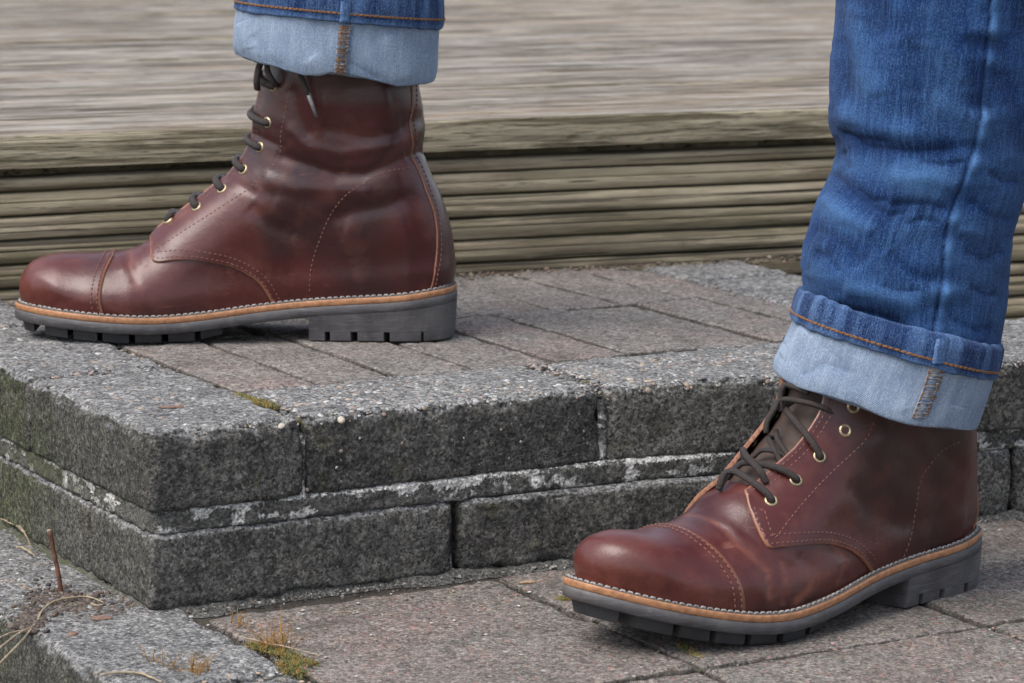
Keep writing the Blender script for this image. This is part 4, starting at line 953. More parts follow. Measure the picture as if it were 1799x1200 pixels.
def laces1(B, T, H_, objs):
    # each visible lace rises from its eyelet over the facing edge and crosses the tongue
    for k in range(7):
        for sg in (1, -1):
            X, n = H_[(sg, k)]; v0 = B.inv([(spec1['eyelets'][k][0] / 1000, spec1['eyelets'][k][1] / 1000)], sg)[0]
            vv = min(.985, v0[1] + .010); qe = edge_qv(objs, sg, vv); v2 = min(.99, v0[1] + .022)
            P = [X - n * .0012, X + n * .0014, toplan(B, (v0[0] + qe) / 2, (v0[1] + vv) / 2, .0046), toplan(B, qe, vv, .0048), toplan(B, qe * .45, (vv + v2) / 2, .0030 if sg > 0 else .0018), toplan(B, -qe * .2, v2, .0015), toplan(B, -qe * .9, min(.995, v2 + .012), -.001)]
            lace(T, P, .0031, 40, .85)
    # loose ends at the top
    for P in ([((468, 92), .356), ((459, 108), .350), ((453, 126), .347), ((451, 145), .348), ((452, 156), .352)], [((480, 90), .345), ((470, 108), .343), ((470, 124), .342), ((478, 140), .341), ((485, 150), .345)]):
        lace(T, [loc1(at(q, (0, 1, 0), y)) for q, y in P], .0026, 20)
    P = [at(q, (0, 1, 0), y) for q, y in (((515, 95), .330), ((524, 122), .3285), ((534, 146), .327), ((542, 166), .3275))]
    lace(T, [loc1(p) for p in P], .0021, 16)
    V, F = tube(np.array([loc1(at(q, (0, 1, 0), y)) for q, y in (((541, 163), .3272), ((549, 186), .3275), ((556, 206), .3280))]), [.0017, .0015, .0012], 8); mk('aglet', V, F, M['aglet'], T)
def loc1(p): return np.array([B1O[0] - p[0], B1O[1] - p[1], p[2] - H])
spec1 = dict(wear=wear1, dark=dark1, cap=[(.2535, .0200), (.2560, .032), (.2545, .047), (.2512, .0575)], captopx=.2500,
    tab=p1((272, 396), (268, 420), (266, 440), (266.5, 454), (271, 460), (284, 461), (312, 457), (345, 457), (400, 466), (435, 482), (460, 503), (478, 534)), edge=0,
    tabrows=(.0022, .0064), lift=lambda v: .0015 + .0 * v, eyestay=p1((511, 150), (504, 190), (497, 230), (487, 284), (440, 331), (380, 371), (320, 410), (282, 436)),
    counter=p1((716, 294), (680, 301), (640, 320), (605, 345), (580, 378), (560, 425), (547, 470), (543, 515)),
    back=[(20, 37), (17, 48), (15.5, 71), (18, 92), (25, 112), (32, 131), (34, 153), (33.5, 170), (35, 200), (36, 214)][0:],
    eyelets=p1((482, 152), (472, 215), (459, 260), dy=.020) + p1((430, 300), (392, 334), (347, 365), (300, 391), dy=.017), laces=laces1)
build_boot(B1, 'leather_boot', 'reddish brown leather lace-up boot standing on top of the step, seen side-on', tuple(B1O), math.pi, 3, spec1)

# --- front boot (left foot, seen from its outer side, toe towards the camera)
TH2 = R(39.0); B2O = np.array([.5185, .105, 0.0]); A2 = np.array([-math.cos(TH2), -math.sin(TH2), 0]); N2_ = np.array([-A2[1], A2[0], 0])
def loc2(p): p = np.asarray(p) - B2O; return np.array([p @ A2, p @ N2_, p[2]])
def at2(q, dy): return at(q, N2_, float(N2_ @ B2O) + dy)
PB2 = np.array([(5.5, 37.8), (3.2, 48), (3.6, 60), (5, 79), (8, 100), (11, 115), (14, 128), (17, 140), (20, 152), (21.5, 158), (22, 161)]) / 1000
PF2 = (PF + np.array([[-3.5, 0], [-3.5, -1], [-3.5, -1.5], [-2, -1], [0, 0], [0, 1], [0, 2.5], [0, 4], [0, 4], [0, 3], [0, 1]] + [[0, 0]] * 10) / 1000)[:17]; PF2 = PF2[:-1]; PF2[-1] = (.1462, .161)
FR2 = (B2O, math.pi + TH2); B2 = Boot(1, .020, PB2, PF2, gap=(.012, .0175))
def p2(*ps, dy=0): return B2.pick(ps, FR2)
cr2 = [(p2((1150, 915), (1220, 935), (1290, 985), (1345, 1060)), 3.5, .5), (p2((1228, 906), (1292, 952), (1348, 1002), (1358, 1055)), 3.2, -.9), (p2((1290, 920), (1350, 975), (1390, 1000), (1400, 1045)), 3.0, -.7), (p2((1400, 975), (1430, 1000), (1440, 1040)), 3.5, -.7), (p2((1458, 965), (1486, 984), (1478, 1025)), 3, -.7),
       (p2((1530, 760), (1560, 850), (1650, 900)), 9, 1.0), (p2((1480, 850), (1530, 900), (1600, 930)), 7, -1.0), (p2((1620, 740), (1660, 800), (1700, 840)), 6, -.8), (p2((1440, 900), (1500, 870)), 8, .8), (p2((1560, 745), (1620, 800)), 6, -.7), (p2((1650, 870), (1690, 920)), 9, 1.0)]
f2 = folds(cr2)
B2.wr = lambda X: f2(X) + fbm(X + 9, 20, 21, 2) * .0007
def wear2(X):
    s_ = X[:, [0, 2]] * 1000; w = 0
    near = (X[:, 1] > -.03)
    for L, wd, a in ((p2((1228, 906), (1292, 952), (1348, 1002), (1352, 1048)), 2.0, .75), (p2((1375, 990), (1382, 1030), (1378, 1060)), 1.6, .6), (p2((1458, 952), (1486, 984), (1472, 1021)), 2.2, .7), (p2((1435, 1022), (1400, 1056)), 3.2, .8), (p2((1230, 960), (1290, 1015), (1310, 1060)), 5, .25), (p2((1030, 985), (1080, 1050), (1180, 1075)), 11, .45), (p2((1400, 1005), (1450, 1015)), 6, .35), (p2((1200, 1000), (1260, 1040)), 8, .3)):
        d, _ = pdist(s_, np.array(L)); w = w + a * np.exp(-(d / wd) ** 2)
    return np.clip(w * near * 1.25 + .22 * sm(.26, .30, X[:, 0]), 0, 1)
def dark2(X):
    s_ = X[:, [0, 2]] * 1000; w = 0
    for pts, r_, a in (((1640, 870), 30, .55), ((1680, 780), 22, .55), ((1560, 900), 18, .3), ((1450, 830), 18, .3), ((1230, 890), 16, .45), ((1580, 745), 16, .4)):
        c = np.array(p2(pts)[0]); w = w + a * np.exp(-(np.linalg.norm(s_ - c, axis=1) / r_) ** 2)
    return np.clip(w * .55, 0, .6)
def laces2(B, T, H_, objs):
    def L(pts, r=.0022, n=50):
        P = []
        for x, y, h in pts:
            q_, v_ = B.pickqv((x, y)); P.append(toplan(B, q_, v_, h))
        lace(T, P, r, n, .85)
    E = lambda k: (H_[(1, k)][0], H_[(1, k)][1])
    def LE(k, pts, r=.0022, n=50):
        X, m = E(k); P = [X - m * .0018, X + m * .0016]
        for x, y, h in pts:
            q_, v_ = B.pickqv((x, y)); P.append(toplan(B, q_, v_, h))
        lace(T, P, r, n, .85)
    def far(q_, v_, h): return toplan(B, q_, v_, h)
    LE(0, [(1337, 866, .0052), (1302, 842, .0062), (1272, 827, .0070), (1250, 822, .0072), (1243, 830, .003)])
    LE(1, [(1371, 832, .0052), (1339, 824, .0050), (1311, 822, .0052), (1285, 828, .0050), (1262, 835, .0050), (1246, 840, .002)])
    L([(1284, 795, .0020), (1290, 787, .0080), (1306, 800, .0098), (1322, 820, .0096), (1338, 840, .0080), (1346, 852, .0030)])
    LE(2, [(1422, 778, .0050), (1401, 747, .0038), (1384, 722, .0030), (1372, 705, .0018), (1364, 694, .0)])
    L([(1462, 726, .0000), (1448, 718, .0030), (1420, 712, .0062), (1385, 713, .0085), (1357, 722, .0095), (1337, 740, .0085), (1330, 752, .004)])
    L([(1425, 690, .003), (1400, 680, .0080), (1380, 681, .0105), (1366, 690, .0105), (1360, 704, .0085), (1356, 716, .004)])
    L([(1340, 752, -.0020), (1352, 772, .0014), (1362, 792, .0016), (1374, 815, -.001)], .0017, 26)
    L([(1352, 748, -.0010), (1368, 775, .0012), (1384, 800, .0012), (1394, 815, -.001)], .0017, 26)
    L([(1318, 798, .0000), (1338, 794, .0016), (1360, 795, .0012), (1384, 800, -.001)], .0017, 26)
C2 = p2((1308, 1072), (1306, 1045), (1292, 1010), (1262, 972), (1222, 942), (1180, 925))
spec2 = dict(wear=wear2, dark=dark2, cap=[tuple(np.array(c) / 1000) for c in C2], cap2=[(.2535, .0200), (.2550, .032), (.2535, .047), (.2510, .0585)], captopx=.2500,
    tab=p2((1310, 872), (1316, 895), (1330, 930), (1348, 961), (1375, 961), (1420, 956), (1455, 956), (1490, 966), (1515, 985), (1528, 1005), (1532, 1024)), edge=0,
    tabrows=(.0022, .0068), lift=lambda v: .0018 + .0 * v, eyestay=p2((1532, 740), (1522, 765), (1500, 792), (1432, 858), (1382, 918), (1360, 946)),
    counter=p2((1682, 775), (1660, 786), (1637, 806), (1612, 845), (1604, 890), (1600, 925), (1590, 960), (1580, 985)), cm=0,
    back=[(16, 37), (12, 48), (10.5, 60), (11, 79), (14, 100), (18, 115), (21, 130), (27, 152), (28.5, 161)],
    eyelets=p2((1354, 881), (1397, 845), (1439, 803), (1484, 757), (1498, 714)), laces=laces2)
build_boot(B2, 'leather_boot', 'reddish brown leather lace-up boot on the lower paving, toe turned towards the camera', tuple(B2O), math.pi + TH2, 5, spec2)

# ------------------------------------------------------------ jeans
jeans = thing('jeans', 'blue denim jeans with both hems turned up into broad pale cuffs over the boots', 'jeans', (.27, .2, H))
JO = np.array([.27, .2, H])
def ringpx(L_, R_, yp, ry, lift=0.0, pw=2.2, shift=0.0):
    a, b = at(L_, (0, 1, 0), yp), at(R_, (0, 1, 0), yp)
    return np.r_[(a + b) / 2 + [0, shift, 0], (b - a) / 2, [0, ry, -lift]]
def loft_rings(rings, nu, nv, pw=2.15):
    Rg = cat(np.array(rings), nv); t = np.linspace(0, 2 * np.pi, nu + 1)[:-1]; c, s_ = np.cos(t), np.sin(t)
    cc, ss = np.sign(c) * abs(c) ** (2 / pw), np.sign(s_) * abs(s_) ** (2 / pw)
    X = Rg[:, None, :3] + cc[None, :, None] * Rg[:, None, 3:6] + ss[None, :, None] * Rg[:, None, 6:9]
    return X, t
def grid_normals(X):
    du = np.roll(X, -1, 1) - np.roll(X, 1, 1); dv = np.gradient(X, axis=0); n = np.cross(du, dv); n /= np.linalg.norm(n, axis=-1, keepdims=True) + 1e-12
    c = X.mean(1, keepdims=True); 
    if ((X - c) * n).sum() < 0: n = -n
    return n
def pfold(X, lines, n, near=True):
    """displace along n by folds given as photo polylines (width px, amplitude mm)"""
    q = px(X); d = 0
    face = (n[..., 1] < .25) if near else np.ones(n.shape[:-1], bool)
    for pts, w, a in lines:
        dd, t = pdist(q, np.array(pts, float)); d = d + a / 1000 * (np.exp(-(dd / w) ** 2) if a > 0 else np.exp(-(dd / w) ** 1.15)) * np.clip(3.5 * np.sin(np.pi * np.clip(t, .02, .98)), 0, 1)
    return d * face * np.clip((.25 - n[..., 1]) / .4, 0, 1)
def add_grid(name, X, mat, parent, wear=None, dark=None, vdir=1):
    nv, nu = X.shape[:2]
    L_ = np.r_[0, np.cumsum(np.linalg.norm(np.diff(X, axis=0), axis=2).mean(1))]; circ = np.linalg.norm(np.roll(X, -1, 1) - X, axis=2).sum(1).mean()
    # duplicate the closing column so that the UV map has no smeared face
    Xc = np.concatenate([X, X[:, :1]], 1); nu2 = nu + 1
    uv = np.stack(np.broadcast_arrays(np.linspace(0, circ, nu2)[None, :], L_[:, None]), -1)
    z = np.zeros((nv, nu)); w = z if wear is None else wear; d = z if dark is None else dark
    w = np.concatenate([w, w[:, :1]], 1); d = np.concatenate([d, d[:, :1]], 1)
    n = grid_normals(X); F = grid_faces(nu2, nv); a = X[1, 1] - X[0, 0]
    fn = np.cross(Xc[0, 1] - Xc[0, 0], Xc[1, 0] - Xc[0, 0]); 
    if fn @ n[0, 0] < 0: F = F[:, ::-1]
    return mk(name, (Xc - JO).reshape(-1, 3), F, mat, parent, attrs={'wear': np.clip(w, 0, 1).ravel(), 'dark': np.clip(d, 0, 1).ravel()}, uv=uv.reshape(-1, 2))
def line_thread(acc, P, L, gap, r, m=0, wob=.0):
    s_ = np.r_[0, np.cumsum(np.linalg.norm(np.diff(P, axis=0), axis=1))]; t = 0
    while t + L < s_[-1]:
        Q = np.array([[np.interp(t + L * k, s_, P[:, c]) for c in range(3)] for k in (0, .3, .7, 1)]) + rng.normal(0, wob, 3) if wob else np.array([[np.interp(t + L * k, s_, P[:, c]) for c in range(3)] for k in (0, .3, .7, 1)])
        V, F = tube(Q - JO, [r * .6, r, r, r * .6], 5); acc.add(V, F, m); t += L + gap

def cuff(tag_, hemL, top_rows, bot_rows, folds_hem, folds_cuff, seam, yp, ry, stitch_t, sw):
    """hem band on top, pale inside-out fabric below, rolled bottom edge"""
    pass

def build_leg(rings, lines, seam, wearl, nu, nv, seed, label):
    X, t = loft_rings(rings, nu, nv); n = grid_normals(X)
    d = pfold(X, lines, n) * 1.35; d = d + fbm(X * [1, 1, .6], 16, seed, 3) * .0016 + vn(X * [.8, 1, 1.8] + .1, 42, seed + 3) * .0011 + vn(X * [.7, 1, 2.6], 95, seed + 4) * .0004
    q = px(X); near = n[..., 1] < .2
    ds, ts = pdist(q, np.array(seam, float)); pk = vn(np.stack([ts * 42, 0 * ts, 0 * ts], -1), 1.0, seed + 8)
    sgn = np.sign(q[..., 0] - np.interp(q[..., 1], [p[1] for p in seam], [p[0] for p in seam]))
    ridge = np.exp(-((ds - 7) / 9) ** 2) * (sgn > 0) * (.0013 + .0018 * pk) - .0014 * np.exp(-(ds / 3.5) ** 2) + .0016 * pk * np.exp(-(ds / 30) ** 2)
    d = d + ridge * near; X = X + n * d[..., None]
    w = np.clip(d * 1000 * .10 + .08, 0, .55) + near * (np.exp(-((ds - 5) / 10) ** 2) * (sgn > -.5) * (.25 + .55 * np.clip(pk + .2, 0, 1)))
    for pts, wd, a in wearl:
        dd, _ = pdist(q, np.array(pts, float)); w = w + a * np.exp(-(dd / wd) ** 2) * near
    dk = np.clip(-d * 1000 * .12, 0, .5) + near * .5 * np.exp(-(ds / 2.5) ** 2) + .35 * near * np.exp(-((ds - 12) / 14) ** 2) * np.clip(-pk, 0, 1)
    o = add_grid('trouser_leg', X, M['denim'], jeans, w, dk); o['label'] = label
    return X, n
# front leg
yl = .050
ringsA = [ringpx(a, b, yl, r_, lift=l) for a, b, r_, l in (
    ((1484, -520), (2010, -520), .078, 0), ((1480, -300), (1960, -300), .075, 0), ((1474, -120), (1910, -120), .071, 0), ((1470, 0), (1872, 0), .068, 0), ((1461, 100), (1848, 100), .065, 0), ((1456, 180), (1832, 185), .063, 0),
    ((1456, 226), (1824, 232), .061, 0), ((1466, 270), (1815, 282), .059, 0), ((1448, 329), (1799, 340), .058, 0), ((1426, 376), (1782, 400), .057, 0), ((1411, 430), (1771, 462), .056, .002), ((1408, 470), (1765, 520), .055, .003), ((1414, 515), (1758, 575), .053, .004), ((1418, 555), (1750, 625), .052, .004), ((1418, 600), (1738, 670), .050, .004))]
foldsA = [([(1500, 330), (1530, 352), (1560, 352)], 6, -1.6), ([(1590, 395), (1620, 385), (1650, 392)], 6, -1.4), ([(1470, 232), (1500, 245), (1560, 250)], 6, -1.5), ([(1620, 285), (1660, 290), (1700, 282)], 6, -1.4), ([(1450, 560), (1500, 565), (1560, 585), (1610, 592)], 7, -2.0), ([(1430, 440), (1455, 455), (1480, 480)], 6, -1.2), ([(1545, 500), (1580, 512), (1620, 510)], 7, -1.4), ([(1700, 500), (1730, 520), (1755, 515)], 7, -1.6), ([(1480, 60), (1490, 120), (1485, 180)], 8, -1.2), ([(1700, 60), (1712, 110), (1715, 160)], 7, -1.2), ([(1735, 300), (1760, 320), (1790, 318)], 7, -1.6), ([(1462, 225), (1520, 262), (1600, 268), (1690, 262)], 15, -3.4), ([(1460, 190), (1530, 225), (1620, 235)], 18, 1.8), ([(1455, 300), (1500, 345), (1560, 380), (1600, 372)], 15, -3.0), ([(1440, 340), (1480, 375), (1540, 410)], 16, 1.8), ([(1560, 360), (1630, 358), (1668, 372)], 12, -2.6), ([(1560, 310), (1640, 310), (1690, 330)], 20, 2.4),
          ([(1420, 400), (1470, 420), (1520, 470)], 17, -1.9), ([(1420, 470), (1490, 480), (1560, 455)], 20, 1.5), ([(1560, 440), (1600, 480), (1650, 500)], 16, -1.6), ([(1460, 545), (1530, 552), (1600, 575)], 14, -3.2), ([(1480, 500), (1540, 515), (1620, 540)], 18, 1.8), ([(1500, 0), (1510, 110), (1540, 180)], 20, 1.4), ([(1600, 60), (1620, 140), (1600, 220)], 26, -1.4),
          ([(1700, 350), (1740, 380), (1775, 385)], 12, -1.8), ([(1690, 440), (1730, 455), (1765, 440)], 14, -1.6), ([(1680, 400), (1730, 415)], 14, 1.5), ([(1760, 120), (1790, 200), (1798, 280)], 18, -1.6), ([(1670, 560), (1710, 580), (1745, 575)], 10, -1.5), ([(1475, 265), (1490, 300)], 10, -1.5), ([(1640, 180), (1700, 200)], 20, 1.2)]
seamA = [(1748, -500), (1746, -250), (1741, 0), (1733, 100), (1722, 200), (1710, 262), (1690, 320), (1668, 380), (1658, 430), (1655, 490), (1648, 540), (1636, 590)]
XA, nA = build_leg(ringsA, foldsA, seamA, [([(1470, 290), (1560, 300), (1640, 310)], 22, .35), ([(1445, 360), (1500, 400)], 18, .35), ([(1510, 40), (1530, 150)], 30, .2), ([(1600, 330), (1640, 340)], 16, .3), ([(1640, 20), (1640, 160)], 40, .15), ([(1450, 500), (1600, 530)], 16, .2)], 300, 330, 31, 'front trouser leg with faded creases and a puckered side seam')
# rear leg (only its last centimetres are in the picture)
yr = .378
ringsB = [ringpx(a, b, yr, r_, lift=l) for a, b, r_, l in (((470, -560), (800, -560), .075, 0), ((455, -330), (785, -330), .070, 0), ((436, -160), (775, -150), .066, 0), ((428, -80), (768, -60), .064, .001), ((430, -30), (765, -10), .063, .001), ((434, 10), (760, 30), .062, .001), ((438, 45), (752, 70), .060, .001))]
seamB = [(608, -560), (606, -300), (604, -100), (602, 50)]
XB, nB = build_leg(ringsB, [([(450, -60), (560, -90), (700, -80)], 18, -3), ([(450, -200), (600, -180), (740, -220)], 22, -3), ([(440, -120), (560, -140), (700, -150)], 22, 2.5)], seamB, [], 220, 160, 33, 'rear trouser leg')

def make_cuff(rows, hem_n, yp, foldl, seam_px, stitch, seed, label, hrows, wave=None, hem_seam=((1656, 596), (1652, 612), (1647, 638))):
    """rows: rings from the top edge down to the rolled bottom; hem band overlaps the top"""
    core = [ringpx(a, b, yp, r_, lift=l) for a, b, r_, l in rows]
    def shr(r_, k, dz):
        r_ = r_.copy(); w = np.linalg.norm(r_[3:6]); r_[3:6] *= (w - k) / w; r_[7] -= k; r_[2] += dz; return r_
    full = [shr(core[0], .004, -.004)] + core + [shr(core[-1], .0012, -.0016), shr(core[-1], .004, -.0012), shr(core[-1], .0055, .006), shr(core[-1], .0065, .020)]
    X, t = loft_rings(full, 260, 120); n = grid_normals(X); d = pfold(X, foldl, n) + fbm(X, 24, seed, 3) * .0011 + vn(X * [1, 1, .5], 90, seed) * .0004
    X = X + n * d[..., None]; w = np.clip(.25 + d * 120, 0, 1); q = px(X)
    if wave: X[..., 2] += np.interp(q[..., 0], wave[0], wave[1]) / 1000 * sm(.25, .8, np.linspace(0, 1, 120))[:, None] * (n[..., 1] < .3)
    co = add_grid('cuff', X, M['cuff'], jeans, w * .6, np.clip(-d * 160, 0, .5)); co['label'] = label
    hr = [ringpx(a, b, yp, r_, lift=l) for a, b, r_, l in hrows]
    g = lambda r_, k, dz=0: shr(r_, -k, dz)
    hf = [shr(hr[0], .0060, -.012), shr(hr[0], .0045, -.001), shr(hr[0], .0015, .0018), g(hr[0], .0012, .0010), g(hr[0], .0022, -.001)] + [g(r_, .0026) for r_ in hr[1:]] + [g(hr[-1], .0020, -.0012), g(hr[-1], .0, -.0016)]
    Xh, th = loft_rings(hf, 260, 60); nh = grid_normals(Xh); pk = vn(np.stack([np.broadcast_to(np.cos(th) * 9, Xh.shape[:2]), np.broadcast_to(np.sin(th) * 9, Xh.shape[:2]), 0 * Xh[..., 0]], -1), 1.6, seed)
    d2 = pfold(Xh, foldl, nh) * .8 + fbm(Xh, 24, seed, 3) * .0011 + pk * .0007; Xh = Xh + nh * d2[..., None]
    jj = np.linspace(0, 1, 60)[:, None] * np.ones((1, 260)); w = .75 * np.exp(-((jj - .30) / .10) ** 2) + .55 * np.clip(pk, 0, 1) * np.exp(-((jj - .6) / .3) ** 2) + .5 * np.exp(-((jj - .93) / .04) ** 2)
    ho = add_grid('hem_band', Xh, M['hem'], co, w, (.5 * np.clip(-pk, 0, 1))); ho.matrix_parent_inverse = Matrix.Identity(4)
    # top stitching round the hem
    ac = Acc(); k = int(60 * stitch); nn = grid_normals(Xh); ring = Xh[k] + nn[k] * .0003; ring = np.vstack([ring, ring[:1]])
    line_thread(ac, ring, .0034, .0005, .0005, 0); ring2 = Xh[k] + nn[k] * .0004 + [0, 0, -.0007]; line_thread(ac, np.vstack([ring2[13:], ring2[:14]]), .0030, .0006, .0004, 0)
    # overlocked seam allowance down the cuff
    from mathutils.bvhtree import BVHTree
    dg = None; me = co.data; bv = BVHTree.FromPolygons([v.co[:] for v in me.vertices], [p.vertices[:] for p in me.polygons])
    me2 = ho.data; bv2 = BVHTree.FromPolygons([v.co[:] for v in me2.vertices], [p.vertices[:] for p in me2.polygons])
    def hit(qq, off, b=bv):
        ray = _f + _r * (qq[0] - 899.5) / FPX + _u * (600 - qq[1]) / FPX; ray /= np.linalg.norm(ray)
        h = b.ray_cast(Vector(CAM - JO), Vector(ray))
        if h[0] is None: return None
        nn_ = np.array(h[1]); nn_ = nn_ if nn_ @ ray < 0 else -nn_; return np.array(h[0]) + nn_ * off
    sp = cat(np.array(seam_px[0], float), 70); rows_ = []
    wd = seam_px[1]
    for p in sp:
        r_ = [hit((p[0] + wd * k_, p[1]), o_) for k_, o_ in ((-1.08, -.0004), (-1, .0006), (-.5, .0011), (0, .0012), (.5, .0012), (1, .0007), (1.08, -.0004))]
        if all(x is not None for x in r_): rows_.append(np.array(r_))
    V = np.vstack(rows_); F = grid_faces(7, len(rows_)); V = V + vn(V, 500, 3)[:, None] * .0002
    so_ = mk('seam_allowance', V, F, M['cuff'], co, attrs={'wear': np.full(len(V), .5), 'dark': np.zeros(len(V))}, uv=V[:, [0, 2]])
    for i in range(0, len(rows_) - 1):
        c = rows_[i]; c2 = rows_[min(i + 1, len(rows_) - 1)]; up_ = np.array([0, -.0007, 0])
        for side in (0, 1):
            a_, b_ = (c[1], c[4]) if side == 0 else (c[4] , c[5]); b2 = (c2[4] if side == 0 else c2[5])
            j = rng.normal(0, .0003, 3)
            if rng.random() < .8: Vt, Ft = tube(np.array([a_ + up_ + j, (a_ + b2) / 2 + up_ * 1.3, b2 + up_ + j]), .00034, 4); ac.add(Vt, Ft, (1, 2, 1)[int(rng.random() * 3)] if (side == 0) == bool(seam_px[2]) else (0 if rng.random() < .55 else int(rng.integers(1, 3))))
    for k_ in ((-.95,) if seam_px[2] else (-.5, .5)):
        Pn = np.array([r_[3] * (1 + 0) + (r_[1] - r_[3]) * (-k_) if k_ < 0 else r_[3] + (r_[5] - r_[3]) * k_ for r_ in rows_]) + JO + [0, -.0009, 0]; line_thread(ac, Pn, .0027, .0008, .00055, 0)
    sp = cat(np.array(hem_seam, float), 26); rw = []
    for p in sp:
        r_ = [hit((p[0] + wd * .8 * k_, p[1]), o_, bv2) for k_, o_ in ((-1.1, -.0004), (-1, .0008), (-.3, .0016), (.4, .0016), (1, .0008), (1.1, -.0004))]
        if all(x is not None for x in r_): rw.append(np.array(r_))
    if len(rw) > 3:
        Vh = np.vstack(rw) + vn(np.vstack(rw), 350, 3)[:, None] * .0005; mk('seam', Vh, grid_faces(6, len(rw)), M['hem'], ho, attrs={'wear': np.tile([.1, .9, .35, .3, .9, .1], len(rw)), 'dark': np.zeros(len(Vh))}, uv=Vh[:, [0, 2]])
    so2 = ac.build('stitching', [M['othread'], M['wthread'], M['bthread']], co); so2['kind'] = 'stuff'
    return X
make_cuff([((1402, 520), (1755, 612), .071, .004), ((1397, 545), (1750, 640), .072, .004), ((1388, 575), (1742, 668), .072, .004), ((1374, 605), (1732, 700), .072, .003), ((1362, 630), (1723, 726), .072, .002), ((1359, 646), (1717, 742), .071, .001)], 0, yl - .005,
    [([(1400, 660), (1450, 640), (1500, 660)], 12, -1.6), ([(1370, 625), (1400, 600), (1420, 580)], 12, 1.5), ([(1440, 600), (1480, 640), (1500, 690)], 14, -1.0), ([(1560, 640), (1580, 690), (1590, 725)], 12, 1.0), ([(1690, 660), (1680, 720)], 12, -1.2), ([(1640, 600), (1670, 610), (1740, 620)], 8, .8)],
    ([(1647, 640), (1640, 665), (1632, 690), (1622, 715), (1614, 734)], 13, 1), .80, 41, 'pale turned-up cuff over the front boot', [((1405, 511), (1756, 606), .071, .004), ((1401, 527), (1752, 624), .072, .004), ((1396, 546), (1747, 645), .072, .004), ((1393, 556), (1744, 656), .072, .004)], wave=([1355, 1400, 1450, 1500, 1560, 1600, 1660, 1715], [0, -1.5, 1, 2, -1, -1, 1.5, 0]))
make_cuff([((421, -35), (774, -8), .068, .002), ((418, 0), (772, 28), .069, .002), ((413, 25), (770, 55), .069, .002), ((409, 55), (768, 92), .069, .002), ((408, 78), (767, 122), .068, .001), ((412, 92), (764, 138), .066, 0)], 0, yr,
    [([(440, 60), (470, 100), (500, 120)], 14, -1.2), ([(420, 40), (440, 90)], 12, 1.0), ([(545, 95), (560, 125), (575, 140)], 12, 1.5), ([(600, 110), (640, 125), (670, 140)], 10, -1.4), ([(680, 60), (700, 110), (705, 140)], 16, 1.0), ([(740, 40), (745, 100)], 10, -1.0)],
    ([(607, 44), (604, 70), (601, 100), (598, 131)], 11, 0), .80, 43, 'pale turned-up cuff over the rear boot', [((421, -45), (775, -20), .068, .002), ((419, -22), (774, 6), .069, .002), ((418, 2), (773, 34), .069, .002), ((416, 12), (771, 45), .069, .002)], wave=([405, 430, 480, 535, 575, 610, 650, 695, 740, 768], [0, 1.5, -.5, -3.5, 1.5, 2, -.5, -3, -.5, 1]), hem_seam=((608, 2), (607, 20), (605, 40)))

# ------------------------------------------------------------ small things lying about
def blade(acc, p, d, L, r=.0004, bend=.3, m=0, n=6, seg=4):
    d = np.array(d, float); d /= np.linalg.norm(d); b = rng.normal(0, 1, 3); b -= d * (b @ d); P = [np.array(p) + d * L * t + b * bend * L * t * t for t in np.linspace(0, 1, n)]
    V, F = tube(np.array(P), np.linspace(r, r * .35, n), seg); acc.add(V, F, m)
def moss_patch(pts, z, n, L, w, mat='moss', up=1.0):
    acc = Acc(); P = np.array([at(q, d=z) for q in pts]); 
    for _ in range(n):
        t = random.random() * (len(P) - 1); i = int(t); c = P[i] + (P[min(i + 1, len(P) - 1)] - P[i]) * (t - i) + np.array([random.gauss(0, w), random.gauss(0, w), 0]); c[2] = z - .0012 + random.random() * .0015
        blade(acc, c, (random.gauss(0, .5), random.gauss(0, .5), up), L * random.uniform(.5, 1.2), .00055, .4, int(random.random() < .25), 3, 3)
    return acc
mats_m = [M['moss'], M['omoss']]
def moss(pts, z, n, L, w, label):
    o = moss_patch(pts, z, n, L, w).build('moss', mats_m); o['kind'] = 'stuff'; tag(o, label, 'moss'); return o
moss([(415, 697), (440, 704), (462, 711), (482, 717)], H - .0015, 900, .0030, .0016, 'yellow green moss filling the joint between the corner block and its neighbour on the step')
moss([(520, 735), (528, 745)], H - .006, 160, .0025, .0012, 'tiny brownish moss at the worn corner where two step blocks meet')
moss([(1030, 673), (1040, 676)], H - .004, 140, .0022, .0012, 'tiny green moss spot at the top of the second upright joint')
moss([(440, 1135), (480, 1142), (500, 1152), (545, 1168), (500, 1168), (530, 1190)], .000, 900, .0030, .0036, 'pale green moss cushion in the paving joint in front of the step')
moss([(986, 1054), (994, 1056)], .000, 160, .0028, .0013, 'small moss dot on the paving just left of the front boot toe')
moss([(1190, 1135), (1215, 1150), (1232, 1160)], -.001, 300, .003, .002, 'brownish moss and grit in the joint under the front boot toe')
moss([(2, 783), (30, 790), (48, 797), (75, 815)], .0615, 0, .0025, .001, 'x') if False else None
def tuft(pts, z, n, L, label, mat='omoss', r=.00035, name='moss_tuft', spread=.0025):
    acc = Acc()
    for _ in range(n):
        q = random.choice(pts); c = at(q, d=z) + np.array([random.gauss(0, spread), random.gauss(0, spread), -.001])
        blade(acc, c, (random.gauss(0, .45), random.gauss(0, .3), 1), L * random.uniform(.5, 1.15), r, .35, 0, 6, 4)
    o = acc.build(name, M[mat]); o['kind'] = 'stuff'; tag(o, label, 'moss'); return o
tuft([(470, 1140), (488, 1142), (500, 1138)], 0, 46, .018, 'rust orange upright moss stalks on the paving below the corner of the step')
tuft([(418, 1092), (428, 1098)], 0, 12, .010, 'sparse orange moss stalks close to the foot of the step')
tuft([(335, 1180), (350, 1185), (365, 1182), (300, 1175)], 0, 34, .015, 'orange moss stalks at the bottom edge of the picture')
